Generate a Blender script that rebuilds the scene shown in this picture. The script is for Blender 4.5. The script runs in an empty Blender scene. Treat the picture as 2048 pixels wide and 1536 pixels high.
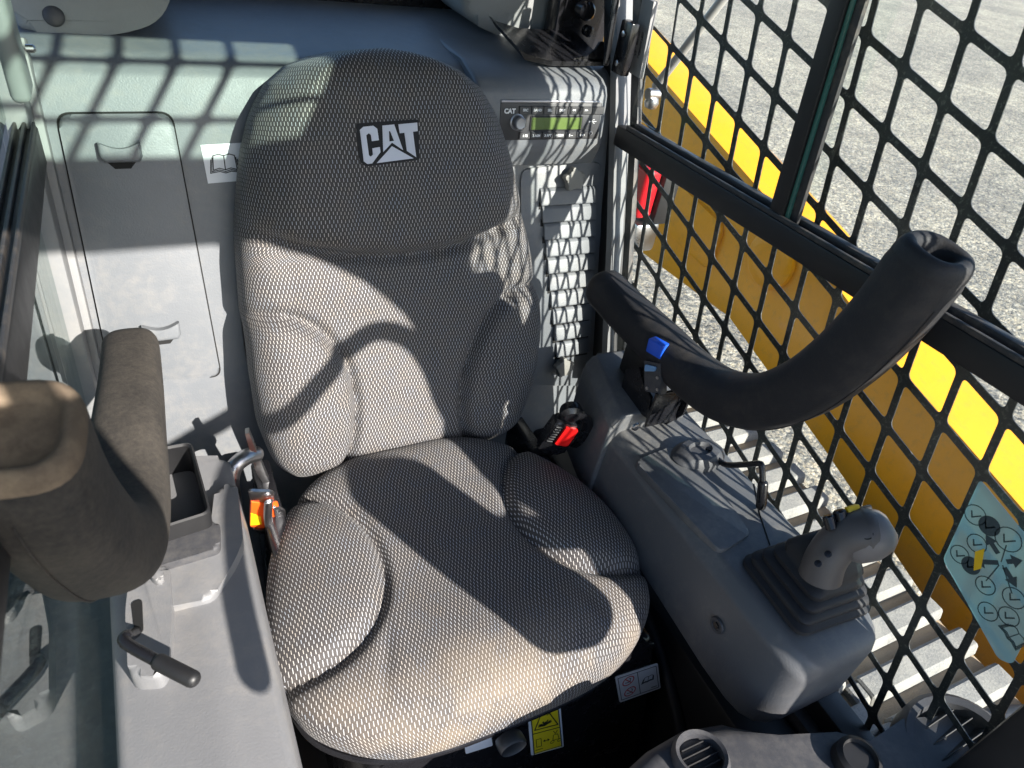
import bpy, bmesh, math, random
from mathutils import Vector as V, Matrix
random.seed(7)
PI = math.pi
SC = bpy.context.scene
COL = SC.collection

# ------------------------------------------------------------------ camera
CAM = V((0.0, 0.0, 1.30))
FPX = 1395.92                       # focal length in pixels of a 2048 px wide picture
RIGHT = V((0.89346, -0.42444, 0.14689))
DOWN = V((-0.16152, -0.60881, -0.77670))
FWD = V((0.41909, 0.67023, -0.61250))
cd = bpy.data.cameras.new('camera')
cam = bpy.data.objects.new('camera', cd)
COL.objects.link(cam)
mw = Matrix.Identity(4)
for i in range(3):
    mw[i][0] = RIGHT[i]; mw[i][1] = -DOWN[i]; mw[i][2] = -FWD[i]; mw[i][3] = CAM[i]
cam.matrix_world = mw
cd.sensor_width = 36.0
cd.lens = FPX / 2048 * 36.0
cd.clip_start = 0.01
cd.clip_end = 1000
SC.camera = cam
cd.dof.use_dof = True; cd.dof.focus_distance = 1.15; cd.dof.aperture_fstop = 10.0

# ------------------------------------------------------------------ sky, sun, exposure
SUN_TRAVEL = V((-0.42, 1.0, -0.62)).normalized()
to_sun = -SUN_TRAVEL
elev = math.asin(to_sun.z)
world = bpy.data.worlds.new('World')
SC.world = world
world.use_nodes = True
wn = world.node_tree.nodes; wl = world.node_tree.links
sky = wn.new('ShaderNodeTexSky'); sky.sky_type = 'NISHITA'; sky.sun_disc = False
sky.sun_elevation = elev; sky.ozone_density = 3.5
sky.sun_rotation = math.atan2(to_sun.x, to_sun.y)
bgn = wn['Background']; bgn.inputs['Strength'].default_value = 0.115
wl.new(sky.outputs[0], bgn.inputs['Color'])
sl = bpy.data.lights.new('sun', 'SUN'); sl.energy = 5.0; sl.angle = math.radians(0.55); sl.color = (1.0, 0.94, 0.86)
so = bpy.data.objects.new('sun', sl); COL.objects.link(so)
so.rotation_euler = SUN_TRAVEL.to_track_quat('-Z', 'Y').to_euler()
so.location = to_sun * 20
SC.view_settings.view_transform = 'Standard'
SC.view_settings.look = 'None'
SC.view_settings.gamma = 1.0
SC.view_settings.use_curve_mapping = False
SC.view_settings.exposure = 1.42
SC.render.engine = 'CYCLES'
SC.cycles.max_bounces = 10
SC.cycles.transparent_max_bounces = 24

# ------------------------------------------------------------------ helpers
def ray(px, py):
    return (RIGHT * (px - 1024) + DOWN * (py - 768) + FWD * FPX).normalized()
def at(px, py, axis, val):
    d = ray(px, py); t = (val - CAM[axis]) / d[axis]
    return CAM + d * t
def on(px, py, o, n):
    d = ray(px, py); return CAM + d * ((o - CAM).dot(n) / d.dot(n))

def link(o, parent=None):
    COL.objects.link(o)
    if parent: o.parent = parent
    return o
def tag(o, label=None, cat=None, group=None, kind=None):
    if label: o['label'] = label
    if cat: o['category'] = cat
    if group: o['group'] = group
    if kind: o['kind'] = kind
    return o
def thing(name, label, cat, group=None, loc=(0, 0, 0)):
    o = bpy.data.objects.new(name, None); o.empty_display_size = .05
    COL.objects.link(o); o.location = loc
    bpy.context.view_layer.update()
    return tag(o, label, cat, group)
def obj(name, bm, mat, parent=None, smooth=35, keep=False):
    me = bpy.data.meshes.new(name)
    if not keep: bmesh.ops.recalc_face_normals(bm, faces=bm.faces[:])
    bm.to_mesh(me); bm.free()
    if smooth:
        for p in me.polygons: p.use_smooth = True
        me.set_sharp_from_angle(angle=math.radians(smooth))
    if isinstance(mat, (list, tuple)):
        for m in mat: me.materials.append(m)
    else: me.materials.append(mat)
    o = bpy.data.objects.new(name, me)
    link(o, parent)
    if parent is not None:
        pm = Matrix.Translation(parent.location) if parent.type == 'EMPTY' else Matrix.Identity(4)
        o.matrix_parent_inverse = pm.inverted()
    return o
def copy_of(o, parent=None, M=None):
    c = o.copy(); COL.objects.link(c); c.parent = parent; c.matrix_parent_inverse = o.matrix_parent_inverse.copy()
    if M is not None: c.matrix_basis = M @ o.matrix_basis
    return c
def frame(o, x, y, z):
    m = Matrix.Identity(4)
    for i in range(3):
        m[i][0] = x[i]; m[i][1] = y[i]; m[i][2] = z[i]; m[i][3] = o[i]
    return m
def box(bm, x0, x1, y0, y1, z0, z1, bev=0.0, seg=2, M=None):
    vs = [bm.verts.new((x, y, z)) for z in (z0, z1) for y in (y0, y1) for x in (x0, x1)]
    fs = [bm.faces.new([vs[i] for i in f]) for f in ((0,2,3,1),(4,5,7,6),(0,1,5,4),(2,6,7,3),(0,4,6,2),(1,3,7,5))]
    if bev:
        es = list({e for f in fs for e in f.edges})
        r = bmesh.ops.bevel(bm, geom=es, offset=bev, segments=seg, profile=.5, affect='EDGES')
        vv = set(r['verts']) | {v for v in vs if v.is_valid}
    else: vv = set(vs)
    if M is not None:
        for v in vv: v.co = M @ v.co
    return vv
def prism(bm, pts, z0, z1, bev=0.0, seg=2, M=None, caps=(True, True), bevsel=None):
    """polygon pts (x,y) extruded from z0 to z1"""
    n = len(pts)
    a = [bm.verts.new((p[0], p[1], z0)) for p in pts]
    b = [bm.verts.new((p[0], p[1], z1)) for p in pts]
    fs = []
    if caps[0]: fs.append(bm.faces.new(a[::-1]))
    if caps[1]: fs.append(bm.faces.new(b))
    for i in range(n):
        fs.append(bm.faces.new((a[i], a[(i+1) % n], b[(i+1) % n], b[i])))
    vv = set(a) | set(b)
    if bev:
        if bevsel == 'top': es = [e for e in fs[1 if caps[0] else 0].edges]
        elif bevsel == 'caps': es = list({e for f in fs[:2] for e in f.edges})
        else: es = list({e for f in fs for e in f.edges})
        r = bmesh.ops.bevel(bm, geom=es, offset=bev, segments=seg, profile=.5, affect='EDGES')
        vv = {v for v in vv if v.is_valid} | set(r['verts'])
    if M is not None:
        for v in vv: v.co = M @ v.co
    return vv
def rrect(w, h, r, n=6, cx=0, cy=0):
    pts = []
    for (sx, sy, a0) in ((1, 1, 0), (-1, 1, PI/2), (-1, -1, PI), (1, -1, 1.5*PI)):
        for i in range(n+1):
            a = a0 + PI/2*i/n
            pts.append((cx + sx*(w/2-r) + r*math.cos(a), cy + sy*(h/2-r) + r*math.sin(a)))
    return pts
def smooth_path(P, n=8):
    P = [V(p) for p in P]; out = []
    for i in range(len(P)-1):
        p0 = P[max(i-1, 0)]; p1 = P[i]; p2 = P[i+1]; p3 = P[min(i+2, len(P)-1)]
        for k in range(n):
            t = k/n
            out.append(.5*((2*p1) + (p2-p0)*t + (2*p0-5*p1+4*p2-p3)*t*t + (3*p1-p0-3*p2+p3)*t**3))
    out.append(P[-1]); return out
def tube(bm, P, rad, n=14, side=None, cap=True, dimple=None, ball=(True, True), power=2.0):
    """tube along P; rad float | list of float | list of (ra,rb); side = fixed reference vector"""
    P = [V(p) for p in P]; m = len(P)
    def rr(i):
        r = rad[i] if isinstance(rad, (list, tuple)) else rad
        return r if isinstance(r, (list, tuple)) else (r, r)
    T = []
    for i in range(m):
        T.append((P[min(i+1, m-1)] - P[max(i-1, 0)]).normalized())
    if side is None:
        s = T[0].orthogonal().normalized()
    else: s = V(side)
    rings = []
    def ring(c, s, b, ra, rb):
        vs = []
        for k in range(n):
            a = 2*PI*k/n; ca, sa = math.cos(a), math.sin(a)
            e = 2/power
            x = math.copysign(abs(ca)**e, ca); y = math.copysign(abs(sa)**e, sa)
            vs.append(bm.verts.new(c + s*(ra*x) + b*(rb*y)))
        return vs
    S = []
    for i in range(m):
        s = (s - T[i]*s.dot(T[i])).normalized(); S.append(s)
    def capr(i, sgn):
        t = T[i]*sgn; b = T[i].cross(S[i]); ra, rb = rr(i); q = min(ra, rb)
        out = []
        for a in (25, 50, 70):
            a = math.radians(a)
            f = math.cos(a)
            out.append(ring(P[i] + t*(q*.8*math.sin(a)), S[i], b, ra*(.15+.85*f), rb*(.15+.85*f)))
        return out
    if ball[0]: rings += capr(0, -1)[::-1]
    for i in range(m):
        rings.append(ring(P[i], S[i], T[i].cross(S[i]), *rr(i)))
    if ball[1]: rings += capr(m-1, 1)
    for a, b in zip(rings[:-1], rings[1:]):
        for k in range(n):
            bm.faces.new((a[k], a[(k+1) % n], b[(k+1) % n], b[k]))
    if cap:
        bm.faces.new(rings[0][::-1]); bm.faces.new(rings[-1])
    return rings
def lathe(bm, prof, M=None, n=24, capb=True, capt=True):
    rings = []
    for r, z in prof:
        rings.append([bm.verts.new((r*math.cos(2*PI*k/n), r*math.sin(2*PI*k/n), z)) for k in range(n)])
    for a, b in zip(rings[:-1], rings[1:]):
        for k in range(n): bm.faces.new((a[k], a[(k+1) % n], b[(k+1) % n], b[k]))
    if capb: bm.faces.new(rings[0][::-1])
    if capt: bm.faces.new(rings[-1])
    if M is not None:
        for r in rings:
            for v in r: v.co = M @ v.co
    return rings
def grid(bm, f, nu, nv, uvf=None):
    uvl = bm.loops.layers.uv.verify() if uvf else None
    vs = [[bm.verts.new(f(i/nu, j/nv)) for i in range(nu+1)] for j in range(nv+1)]
    for j in range(nv):
        for i in range(nu):
            fc = bm.faces.new((vs[j][i], vs[j][i+1], vs[j+1][i+1], vs[j+1][i]))
            if uvf:
                for l, (a, b) in zip(fc.loops, ((i, j), (i+1, j), (i+1, j+1), (i, j+1))):
                    l[uvl].uv = uvf(a/nu, b/nv)
    return vs
def text_mesh(body, size, M, bold=0.0, align='CENTER'):
    cu = bpy.data.curves.new('lettering', 'FONT'); cu.body = body; cu.size = size; cu.align_x = align; cu.align_y = 'CENTER'
    cu.offset = bold; cu.extrude = 0.0002; cu.resolution_u = 3
    o = bpy.data.objects.new('lettering', cu); COL.objects.link(o)
    me = bpy.data.meshes.new_from_object(o.evaluated_get(bpy.context.evaluated_depsgraph_get()))
    bpy.data.objects.remove(o); bpy.data.curves.remove(cu)
    bm = bmesh.new(); bm.from_mesh(me); bpy.data.meshes.remove(me)
    for v in bm.verts: v.co = M @ v.co
    return bm
def stroke(bm, pts, w, h=.0003, M=None, closed=False):
    """flat ribbon along 2-D pts"""
    P = [V((p[0], p[1])) for p in pts]; n = len(P)
    seg = range(n if closed else n-1)
    for i in seg:
        a, b = P[i], P[(i+1) % n]; d = (b-a)
        if d.length < 1e-7: continue
        d.normalize(); q = V((-d.y, d.x))*w/2; e = d*w*.45
        prism(bm, [tuple(a-e-q), tuple(b+e-q), tuple(b+e+q), tuple(a-e+q)], 0, h, M=M, caps=(False, True))
def circ(cx, cy, r, n=18): return [(cx+r*math.cos(2*PI*k/n), cy+r*math.sin(2*PI*k/n)) for k in range(n)]

# ------------------------------------------------------------------ materials
MATS = {}
def mat(name): 
    m = bpy.data.materials.new(name); m.use_nodes = True; MATS[name] = m
    return m, m.node_tree.nodes, m.node_tree.links, m.node_tree.nodes['Principled BSDF']
def ramp(n, l, src, stops):
    r = n.new('ShaderNodeValToRGB'); l.new(src, r.inputs[0])
    el = r.color_ramp.elements
    while len(el) < len(stops): el.new(.5)
    for e, (p, c) in zip(el, stops):
        e.position = p; e.color = (*c, 1) if len(c) == 3 else c
    return r.outputs[0]
def noise(n, l, scale, detail=4, rough=.55, coord='Object', vec=None):
    t = n.new('ShaderNodeTexNoise'); t.inputs['Scale'].default_value = scale; t.inputs['Detail'].default_value = detail
    t.inputs['Roughness'].default_value = rough
    if vec is None:
        c = n.new('ShaderNodeTexCoord'); vec = c.outputs[coord]
    l.new(vec, t.inputs['Vector']); return t.outputs['Fac']
def mix(n, l, fac, a, b, mode='MIX'):
    x = n.new('ShaderNodeMix'); x.data_type = 'RGBA'; x.blend_type = mode
    for s, v in ((x.inputs[0], fac), (x.inputs[6], a), (x.inputs[7], b)):
        if hasattr(v, 'links') or isinstance(v, bpy.types.NodeSocket): l.new(v, s)
        elif isinstance(v, (int, float)): s.default_value = v
        else: s.default_value = (*v, 1)
    return x.outputs[2]
def mth(n, l, op, a, b=None, c=None, clamp=False):
    x = n.new('ShaderNodeMath'); x.operation = op; x.use_clamp = clamp
    for i, v in enumerate((a, b, c)):
        if v is None: continue
        if isinstance(v, bpy.types.NodeSocket): l.new(v, x.inputs[i])
        else: x.inputs[i].default_value = v
    return x.outputs[0]
def bump(n, l, bs, src, strength, dist, prev=None):
    b = n.new('ShaderNodeBump'); b.inputs['Strength'].default_value = strength; b.inputs['Distance'].default_value = dist
    l.new(src, b.inputs['Height'])
    if prev: l.new(prev, b.inputs['Normal'])
    l.new(b.outputs[0], bs.inputs['Normal']); return b.outputs[0]

def plastic(name, col, rough=.5, grain=900, gstr=.25, dust=.35, dustcol=(.30, .27, .23), spec=.5):
    m, n, l, b = mat(name)
    big = noise(n, l, 7, 5, .6); fine = noise(n, l, 60, 5, .7)
    d = ramp(n, l, mth(n, l, 'MULTIPLY', big, fine), [(.22, (0, 0, 0)), (.46, (1, 1, 1))])
    base = mix(n, l, mth(n, l, 'MULTIPLY', d, dust), col, dustcol)
    var = mix(n, l, big, (.88, .88, .88), (1.1, 1.1, 1.1))
    l.new(mix(n, l, 1.0, base, var, 'MULTIPLY'), b.inputs['Base Color'])
    l.new(mth(n, l, 'MULTIPLY_ADD', fine, .25, rough-.10), b.inputs['Roughness'])
    b.inputs['Specular IOR Level'].default_value = spec
    if gstr: bump(n, l, b, noise(n, l, grain, 2, .5), gstr, .0006)
    return m
def simple(name, col, rough=.5, metal=0, emit=None, spec=.5, var=0):
    m, n, l, b = mat(name)
    b.inputs['Base Color'].default_value = (*col, 1); b.inputs['Roughness'].default_value = rough
    b.inputs['Metallic'].default_value = metal; b.inputs['Specular IOR Level'].default_value = spec
    if var:
        f = noise(n, l, 30, 5, .65)
        l.new(mix(n, l, f, tuple(c*(1-var) for c in col), tuple(min(1, c*(1+var)) for c in col)), b.inputs['Base Color'])
        l.new(mth(n, l, 'MULTIPLY_ADD', f, .3, rough-.12), b.inputs['Roughness'])
    return m

M_WALL = plastic('trim_grey', (.140, .150, .163), .42, 420, .40, .30)
M_CONS_SHADED = plastic('console_grey_shaded', (.092, .094, .100), .44, 420, .40, .32)  # right console: shade it stands in is darkened into the colour
M_CONS_LIT = plastic('console_grey_lit', (.165, .166, .172), .44, 420, .40, .30)  # same plastic on the left console, sunlight brightened into the colour
M_DARKCONS = plastic('dash_charcoal', (.045, .046, .052), .5, 900, .3, .2)
M_HAND = plastic('handle_foam', (.016, .016, .019), .62, 420, .55, .18, (.16, .13, .10), .4)
M_HANDDUST = None
M_BLACK = simple('black_gloss_paint', (.010, .010, .012), .22, 0, None, .5, .2)
M_BLACKM = simple('black_matt_paint', (.012, .012, .013), .45, 0, None, .5, .2)
M_RUBBER = plastic('boot_rubber', (.017, .017, .020), .55, 600, .2, .10, (.12, .11, .10), .35)
M_JOY = plastic('joystick_grip_plastic', (.085, .075, .072), .45, 700, .2, .10, (.2, .18, .16))
M_STEEL = simple('zinc_steel', (.45, .45, .46), .28, 1, None, .5, .25)
M_WHITE = simple('sticker_white', (.72, .73, .76), .45)
M_INK = simple('print_black', (.012, .012, .014), .5)
M_REDINK = simple('print_red', (.55, .02, .03), .45)
M_YELLOWST = simple('sticker_yellow', (.80, .62, .02), .4, 0, None, .5, .08)
M_RED = simple('red_plastic', (.70, .012, .012), .3)
M_ORANGE = simple('orange_webbing', (.85, .10, .005), .5, 0, None, .5, .1)
M_AMBER = simple('yellow_tag', (.90, .55, .01), .4)
M_BLUE = simple('blue_connector', (.01, .09, .62), .4)
M_LBLUE = simple('pale_blue_switch', (.16, .32, .55), .4)
M_LCD = simple('lcd_green', (.10, .15, .04), .25)
M_RADIO = plastic('radio_black', (.035, .036, .040), .42, 900, .15, .1)
M_SILVER = simple('silver_knob', (.35, .35, .37), .3, .6)
M_PRINTW = simple('print_white', (.75, .75, .75), .5)
M_FOAM = plastic('acoustic_foam', (.24, .25, .25), .9, 260, .9, .2, (.3, .3, .28), .2)
M_KNOB = simple('knob_grey', (.20, .195, .18), .5, 0, None, .4, .15)
M_HOLE = simple('hole_black', (.004, .004, .004), .8)
M_REDLENS = simple('red_lens', (.42, .012, .018), .12)
M_SILL = plastic('window_seal', (.030, .030, .032), .5, 500, .4, .65, (.20, .16, .12))
M_POST = plastic('post_grey', (.17, .175, .18), .55, 500, .2, .3)

def dusty_foam():
    m, n, l, b = mat('handle_foam_dusty')
    a = noise(n, l, 8, 7, .62); f = noise(n, l, 170, 5, .75)
    k = ramp(n, l, mth(n, l, 'MULTIPLY_ADD', f, .45, mth(n, l, 'MULTIPLY', a, .55)), [(.36, (.05, .05, .05)), (.62, (1, 1, 1))])
    l.new(mix(n, l, k, (.018, .0175, .018), (.068, .059, .049)), b.inputs['Base Color'])
    b.inputs['Roughness'].default_value = .8; b.inputs['Specular IOR Level'].default_value = .3
    bump(n, l, b, noise(n, l, 420, 2, .5), .5, .0006)
    return m
M_HANDDUST = dusty_foam()
M_TAN = plastic('dust_caked_cap', (.12, .09, .065), .9, 300, .4, .85, (.25, .19, .13), .2)
def yellow_mat():
    m, n, l, b = mat('machine_yellow')
    f = noise(n, l, 6, 6, .65); s = noise(n, l, 45, 4, .7)
    c = mix(n, l, ramp(n, l, s, [(.52, (0, 0, 0)), (.75, (1, 1, 1))]), (.74, .31, .001), (.58, .27, .02))
    l.new(mix(n, l, 1, c, mix(n, l, f, (.85, .85, .85), (1.08, 1.08, 1.08)), 'MULTIPLY'), b.inputs['Base Color'])
    b.inputs['Roughness'].default_value = .30
    return m
M_YEL = yellow_mat()

def fabric_mat():
    m, n, l, b = mat('seat_fabric')
    uv = n.new('ShaderNodeUVMap').outputs[0]
    # slight wobble so the weave is not ruled
    wob = n.new('ShaderNodeTexNoise'); wob.inputs['Scale'].default_value = 14; wob.inputs['Detail'].default_value = 1
    l.new(uv, wob.inputs['Vector'])
    sep = n.new('ShaderNodeSeparateXYZ'); l.new(uv, sep.inputs[0])
    ws = n.new('ShaderNodeSeparateColor'); l.new(wob.outputs['Color'], ws.inputs[0])
    u = mth(n, l, 'ADD', sep.outputs[0], mth(n, l, 'MULTIPLY', mth(n, l, 'SUBTRACT', ws.outputs[0], .5), .010))
    v = mth(n, l, 'ADD', sep.outputs[1], mth(n, l, 'MULTIPLY', mth(n, l, 'SUBTRACT', ws.outputs[1], .5), .010))
    PU, PV = .0056, .0060
    vv = mth(n, l, 'DIVIDE', v, PV); row = mth(n, l, 'FLOOR', vv)
    off = mth(n, l, 'MULTIPLY', mth(n, l, 'FLOORED_MODULO', row, 2.0), .5)
    uu = mth(n, l, 'ADD', mth(n, l, 'DIVIDE', u, PU), off)
    fu = mth(n, l, 'ABSOLUTE', mth(n, l, 'SUBTRACT', mth(n, l, 'FRACT', uu), .5))
    fv = mth(n, l, 'ABSOLUTE', mth(n, l, 'SUBTRACT', mth(n, l, 'FRACT', vv), .5))
    du = n.new('ShaderNodeMapRange'); du.interpolation_type = 'SMOOTHSTEP'
    l.new(fu, du.inputs[0]); du.inputs[1].default_value = .098; du.inputs[2].default_value = .05
    dv = n.new('ShaderNodeMapRange'); dv.interpolation_type = 'SMOOTHSTEP'
    l.new(fv, dv.inputs[0]); dv.inputs[1].default_value = .45; dv.inputs[2].default_value = .36
    dash = mth(n, l, 'MULTIPLY', du.outputs[0], dv.outputs[0])
    # a faint secondary weave
    weave = n.new('ShaderNodeTexChecker'); weave.inputs['Scale'].default_value = 760
    l.new(uv, weave.inputs['Vector'])
    fb = mix(n, l, weave.outputs['Fac'], (.030, .029, .032), (.052, .050, .053))
    hue = noise(n, l, 38, 3, .6, vec=uv)
    dc = ramp(n, l, hue, [(.35, (.44, .48, .55)), (.5, (.54, .53, .53)), (.65, (.57, .52, .47))])
    col = mix(n, l, dash, fb, dc)
    # tan dust, thickest on the front edge of the seat (dirt with a shape of its own)
    geo = n.new('ShaderNodeNewGeometry')
    sp = n.new('ShaderNodeSeparateXYZ'); l.new(geo.outputs['Position'], sp.inputs[0])
    fr = n.new('ShaderNodeMapRange'); l.new(sp.outputs[1], fr.inputs[0]); fr.inputs[1].default_value = .50; fr.inputs[2].default_value = .34
    dn = ramp(n, l, noise(n, l, 9, 6, .65), [(.38, (0, 0, 0)), (.62, (1, 1, 1))])
    dust = mth(n, l, 'MULTIPLY_ADD', mth(n, l, 'MULTIPLY', fr.outputs[0], dn), .42, .04, True)
    l.new(mix(n, l, dust, col, (.36, .28, .19)), b.inputs['Base Color'])
    b.inputs['Roughness'].default_value = .72
    b.inputs['Specular IOR Level'].default_value = .3
    b.inputs['Sheen Weight'].default_value = .08
    bump(n, l, b, dash, .5, .0008, )
    return m
M_FAB = fabric_mat()

def glass_mat(name, tint, base=.05, dust=.05, power=5.0):
    m, n, l, b = mat(name)
    out = n['Material Output']; n.remove(b)
    lw = n.new('ShaderNodeLayerWeight'); lw.inputs[0].default_value = .5
    f5 = mth(n, l, 'POWER', lw.outputs['Facing'], power)
    fac = mth(n, l, 'MULTIPLY_ADD', f5, .95-base, base, True)
    tr = n.new('ShaderNodeBsdfTransparent'); tr.inputs[0].default_value = (*tint, 1)
    gl = n.new('ShaderNodeBsdfGlossy'); gl.inputs['Roughness'].default_value = .015; gl.inputs[0].default_value = (.9, .95, .93, 1)
    mx = n.new('ShaderNodeMixShader'); l.new(fac, mx.inputs[0]); l.new(tr.outputs[0], mx.inputs[1]); l.new(gl.outputs[0], mx.inputs[2])
    df = n.new('ShaderNodeBsdfDiffuse'); df.inputs[0].default_value = (.45, .43, .38, 1)
    sc = n.new('ShaderNodeTexCoord'); mp = n.new('ShaderNodeMapping'); mp.inputs['Scale'].default_value = (1, 1, .22)
    l.new(sc.outputs['Object'], mp.inputs[0])
    dn = ramp(n, l, noise(n, l, 34, 8, .75, vec=mp.outputs[0]), [(.45, (.25, .25, .25)), (.75, (1, 1, 1))])
    m2 = n.new('ShaderNodeMixShader'); l.new(mth(n, l, 'MULTIPLY', dn, dust), m2.inputs[0])
    l.new(mx.outputs[0], m2.inputs[1]); l.new(df.outputs[0], m2.inputs[2])
    l.new(m2.outputs[0], out.inputs[0]); return m
M_GLASS = glass_mat('window_glass', (.975, .995, .985), .012, .03, 7.0)
M_GLASSEDGE = simple('glass_edge_green', (.05, .16, .13), .15)
M_DGLASS = glass_mat('tinted_side_glass', (.55, .60, .59), .05, .03, 4.0)
M_SKYLIGHT = glass_mat('skylight_panel', (.82, .93, .88), .06, .04)
M_DECAL = None

def mesh_paint():
    m, n, l, b = mat('guard_paint')
    f = noise(n, l, 160, 4, .7)
    l.new(mix(n, l, ramp(n, l, f, [(.54, (0, 0, 0)), (.74, (1, 1, 1))]), (.011, .013, .014), (.15, .145, .125)), b.inputs['Base Color'])
    b.inputs['Roughness'].default_value = .38
    return m
M_GUARD = mesh_paint()

def gravel_mat():
    m, n, l, b = mat('gravel')
    c = n.new('ShaderNodeTexCoord'); vec = c.outputs['Object']
    vo = n.new('ShaderNodeTexVoronoi'); vo.inputs['Scale'].default_value = 75; l.new(vec, vo.inputs['Vector'])
    s = n.new('ShaderNodeSeparateColor'); l.new(vo.outputs['Color'], s.inputs[0])
    stone = ramp(n, l, s.outputs[0], [(0, (.10, .105, .11)), (.3, (.26, .27, .27)), (.6, (.40, .38, .34)), (.85, (.52, .47, .38)), (1, (.66, .64, .60))])
    f1 = noise(n, l, 26, 9, .82, vec=vec); f2 = noise(n, l, 5, 10, .80, vec=vec); big = ramp(n, l, noise(n, l, .45, 7, .62, vec=vec), [(.34, (0, 0, 0)), (.66, (1, 1, 1))])
    x = mix(n, l, 1, stone, ramp(n, l, f1, [(.30, (.30, .30, .32)), (.5, (.95, .94, .91)), (.70, (1.9, 1.8, 1.6))]), 'MULTIPLY')
    x = mix(n, l, 1, x, ramp(n, l, f2, [(.32, (.55, .56, .58)), (.5, (1, 1, 1)), (.68, (1.45, 1.42, 1.35))]), 'MULTIPLY')
    x = mix(n, l, 1, x, mix(n, l, big, (.74, .73, .71), (1.12, 1.08, .99)), 'MULTIPLY')
    l.new(x, b.inputs['Base Color']); b.inputs['Roughness'].default_value = .95
    b1 = bump(n, l, b, mth(n, l, 'SUBTRACT', 1, vo.outputs['Distance']), 1, .012)
    bump(n, l, b, f1, .8, .03, b1)
    return m
M_GRAVEL = gravel_mat()
def track_mat(name, col, dustc, amt):
    m, n, l, b = mat(name)
    a = noise(n, l, 14, 8, .7); f = noise(n, l, 260, 4, .75)
    k = ramp(n, l, mth(n, l, 'ADD', mth(n, l, 'MULTIPLY', a, .6), mth(n, l, 'MULTIPLY', f, .4)), [(.5-amt*.25, (0, 0, 0)), (.66-amt*.2, (1, 1, 1))])
    l.new(mix(n, l, k, col, dustc), b.inputs['Base Color']); b.inputs['Roughness'].default_value = .9
    bump(n, l, b, f, .7, .002)
    return m
M_LUG = track_mat('track_lug_rubber', (.15, .155, .16), (.31, .30, .275), .45)
M_BELT = track_mat('track_belt_dusty', (.27, .205, .135), (.36, .28, .19), .7)

# ================================================================== SETTING
# ---- ground
GZ = -.50
bm = bmesh.new()
for (x0, x1, y0, y1) in ((-150, 150, -150, 150),):
    vs = [bm.verts.new(p) for p in ((x0, y0, GZ), (x1, y0, GZ), (x1, y1, GZ), (x0, y1, GZ))]; bm.faces.new(vs)
g = obj('ground', bm, M_GRAVEL, None, 0); tag(g, 'grey gravel yard beyond the mesh guard', 'ground', kind='structure')

# ---- cab shell -----------------------------------------------------------
LEAN = math.radians(15); CL, SL = math.cos(LEAN), math.sin(LEAN)
WO = V((0, 1.11, .95)); WU = V((0, SL, CL)); WN = V((0, -CL, SL)); WX = V((1, 0, 0))
WM = frame(WO, WX, WU, WN)                       # wall coordinates: x, up the wall, out of the wall
def wl_(px, py, off=0):
    p = on(px, py, WO + WN*off, WN); q = p - WO
    return q.x, q.dot(WU)
XL, XR = -.135, .80                              # inner faces of the side windows

bm = bmesh.new()
prof = []
for z in (-.02, .20, .40, .60, .80, .90): prof.append((1.11 + (z-.95)*math.tan(LEAN), z))
c0 = (1.165, .945); 
for k in range(1, 8):
    a = PI - math.radians(15) - (PI/2 - math.radians(8)) * k/8 + .0
    prof.append((c0[0]+.055*math.cos(a), c0[1]+.045*math.sin(a)))
prof += [(1.26, .997), (1.36, 1.004), (1.47, 1.010)]
nx = 2
rows = [[bm.verts.new((x, y, z)) for (y, z) in prof] for x in (XL-.06, .86)]
for k in range(len(prof)-1):
    bm.faces.new((rows[0][k], rows[1][k], rows[1][k+1], rows[0][k+1]))
bk = [[bm.verts.new((x, y+.03, z-.02)) for (y, z) in prof] for x in (XL-.06, .86)]
for k in range(len(prof)-1):
    bm.faces.new((bk[0][k], bk[0][k+1], bk[1][k+1], bk[1][k]))
rear = obj('rear_wall', bm, M_WALL, None, 50)
tag(rear, 'grey moulded plastic rear cab wall rising into a shelf behind the seat', 'wall', kind='structure')

bm = bmesh.new(); box(bm, XL-.06, .84, -.12, 1.2, -.06, 0, .005)
fl = obj('floor', bm, M_BLACKM); tag(fl, 'dark cab floor under the seat', 'floor', kind='structure')

# rear window above the shelf
t = thing('rear_window', 'dark rear window with black frame above the shelf', 'window', loc=(.32, 1.46, 1.0))
bm = bmesh.new(); box(bm, .05, .67, 1.445, 1.485, 1.004, 1.05, .006); box(bm, .05, .67, 1.44, 1.455, 1.062, 1.072, .003); obj('frame', bm, M_BLACK, t)
bm = bmesh.new(); box(bm, -.10, .76, 1.49, 1.496, 1.05, 1.50); obj('pane', bm, M_GLASS, t)
bm = bmesh.new(); box(bm, -.22, .88, 1.50, 1.53, .80, 1.055); obj('outer_panel', bm, M_BLACKM, t)

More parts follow.
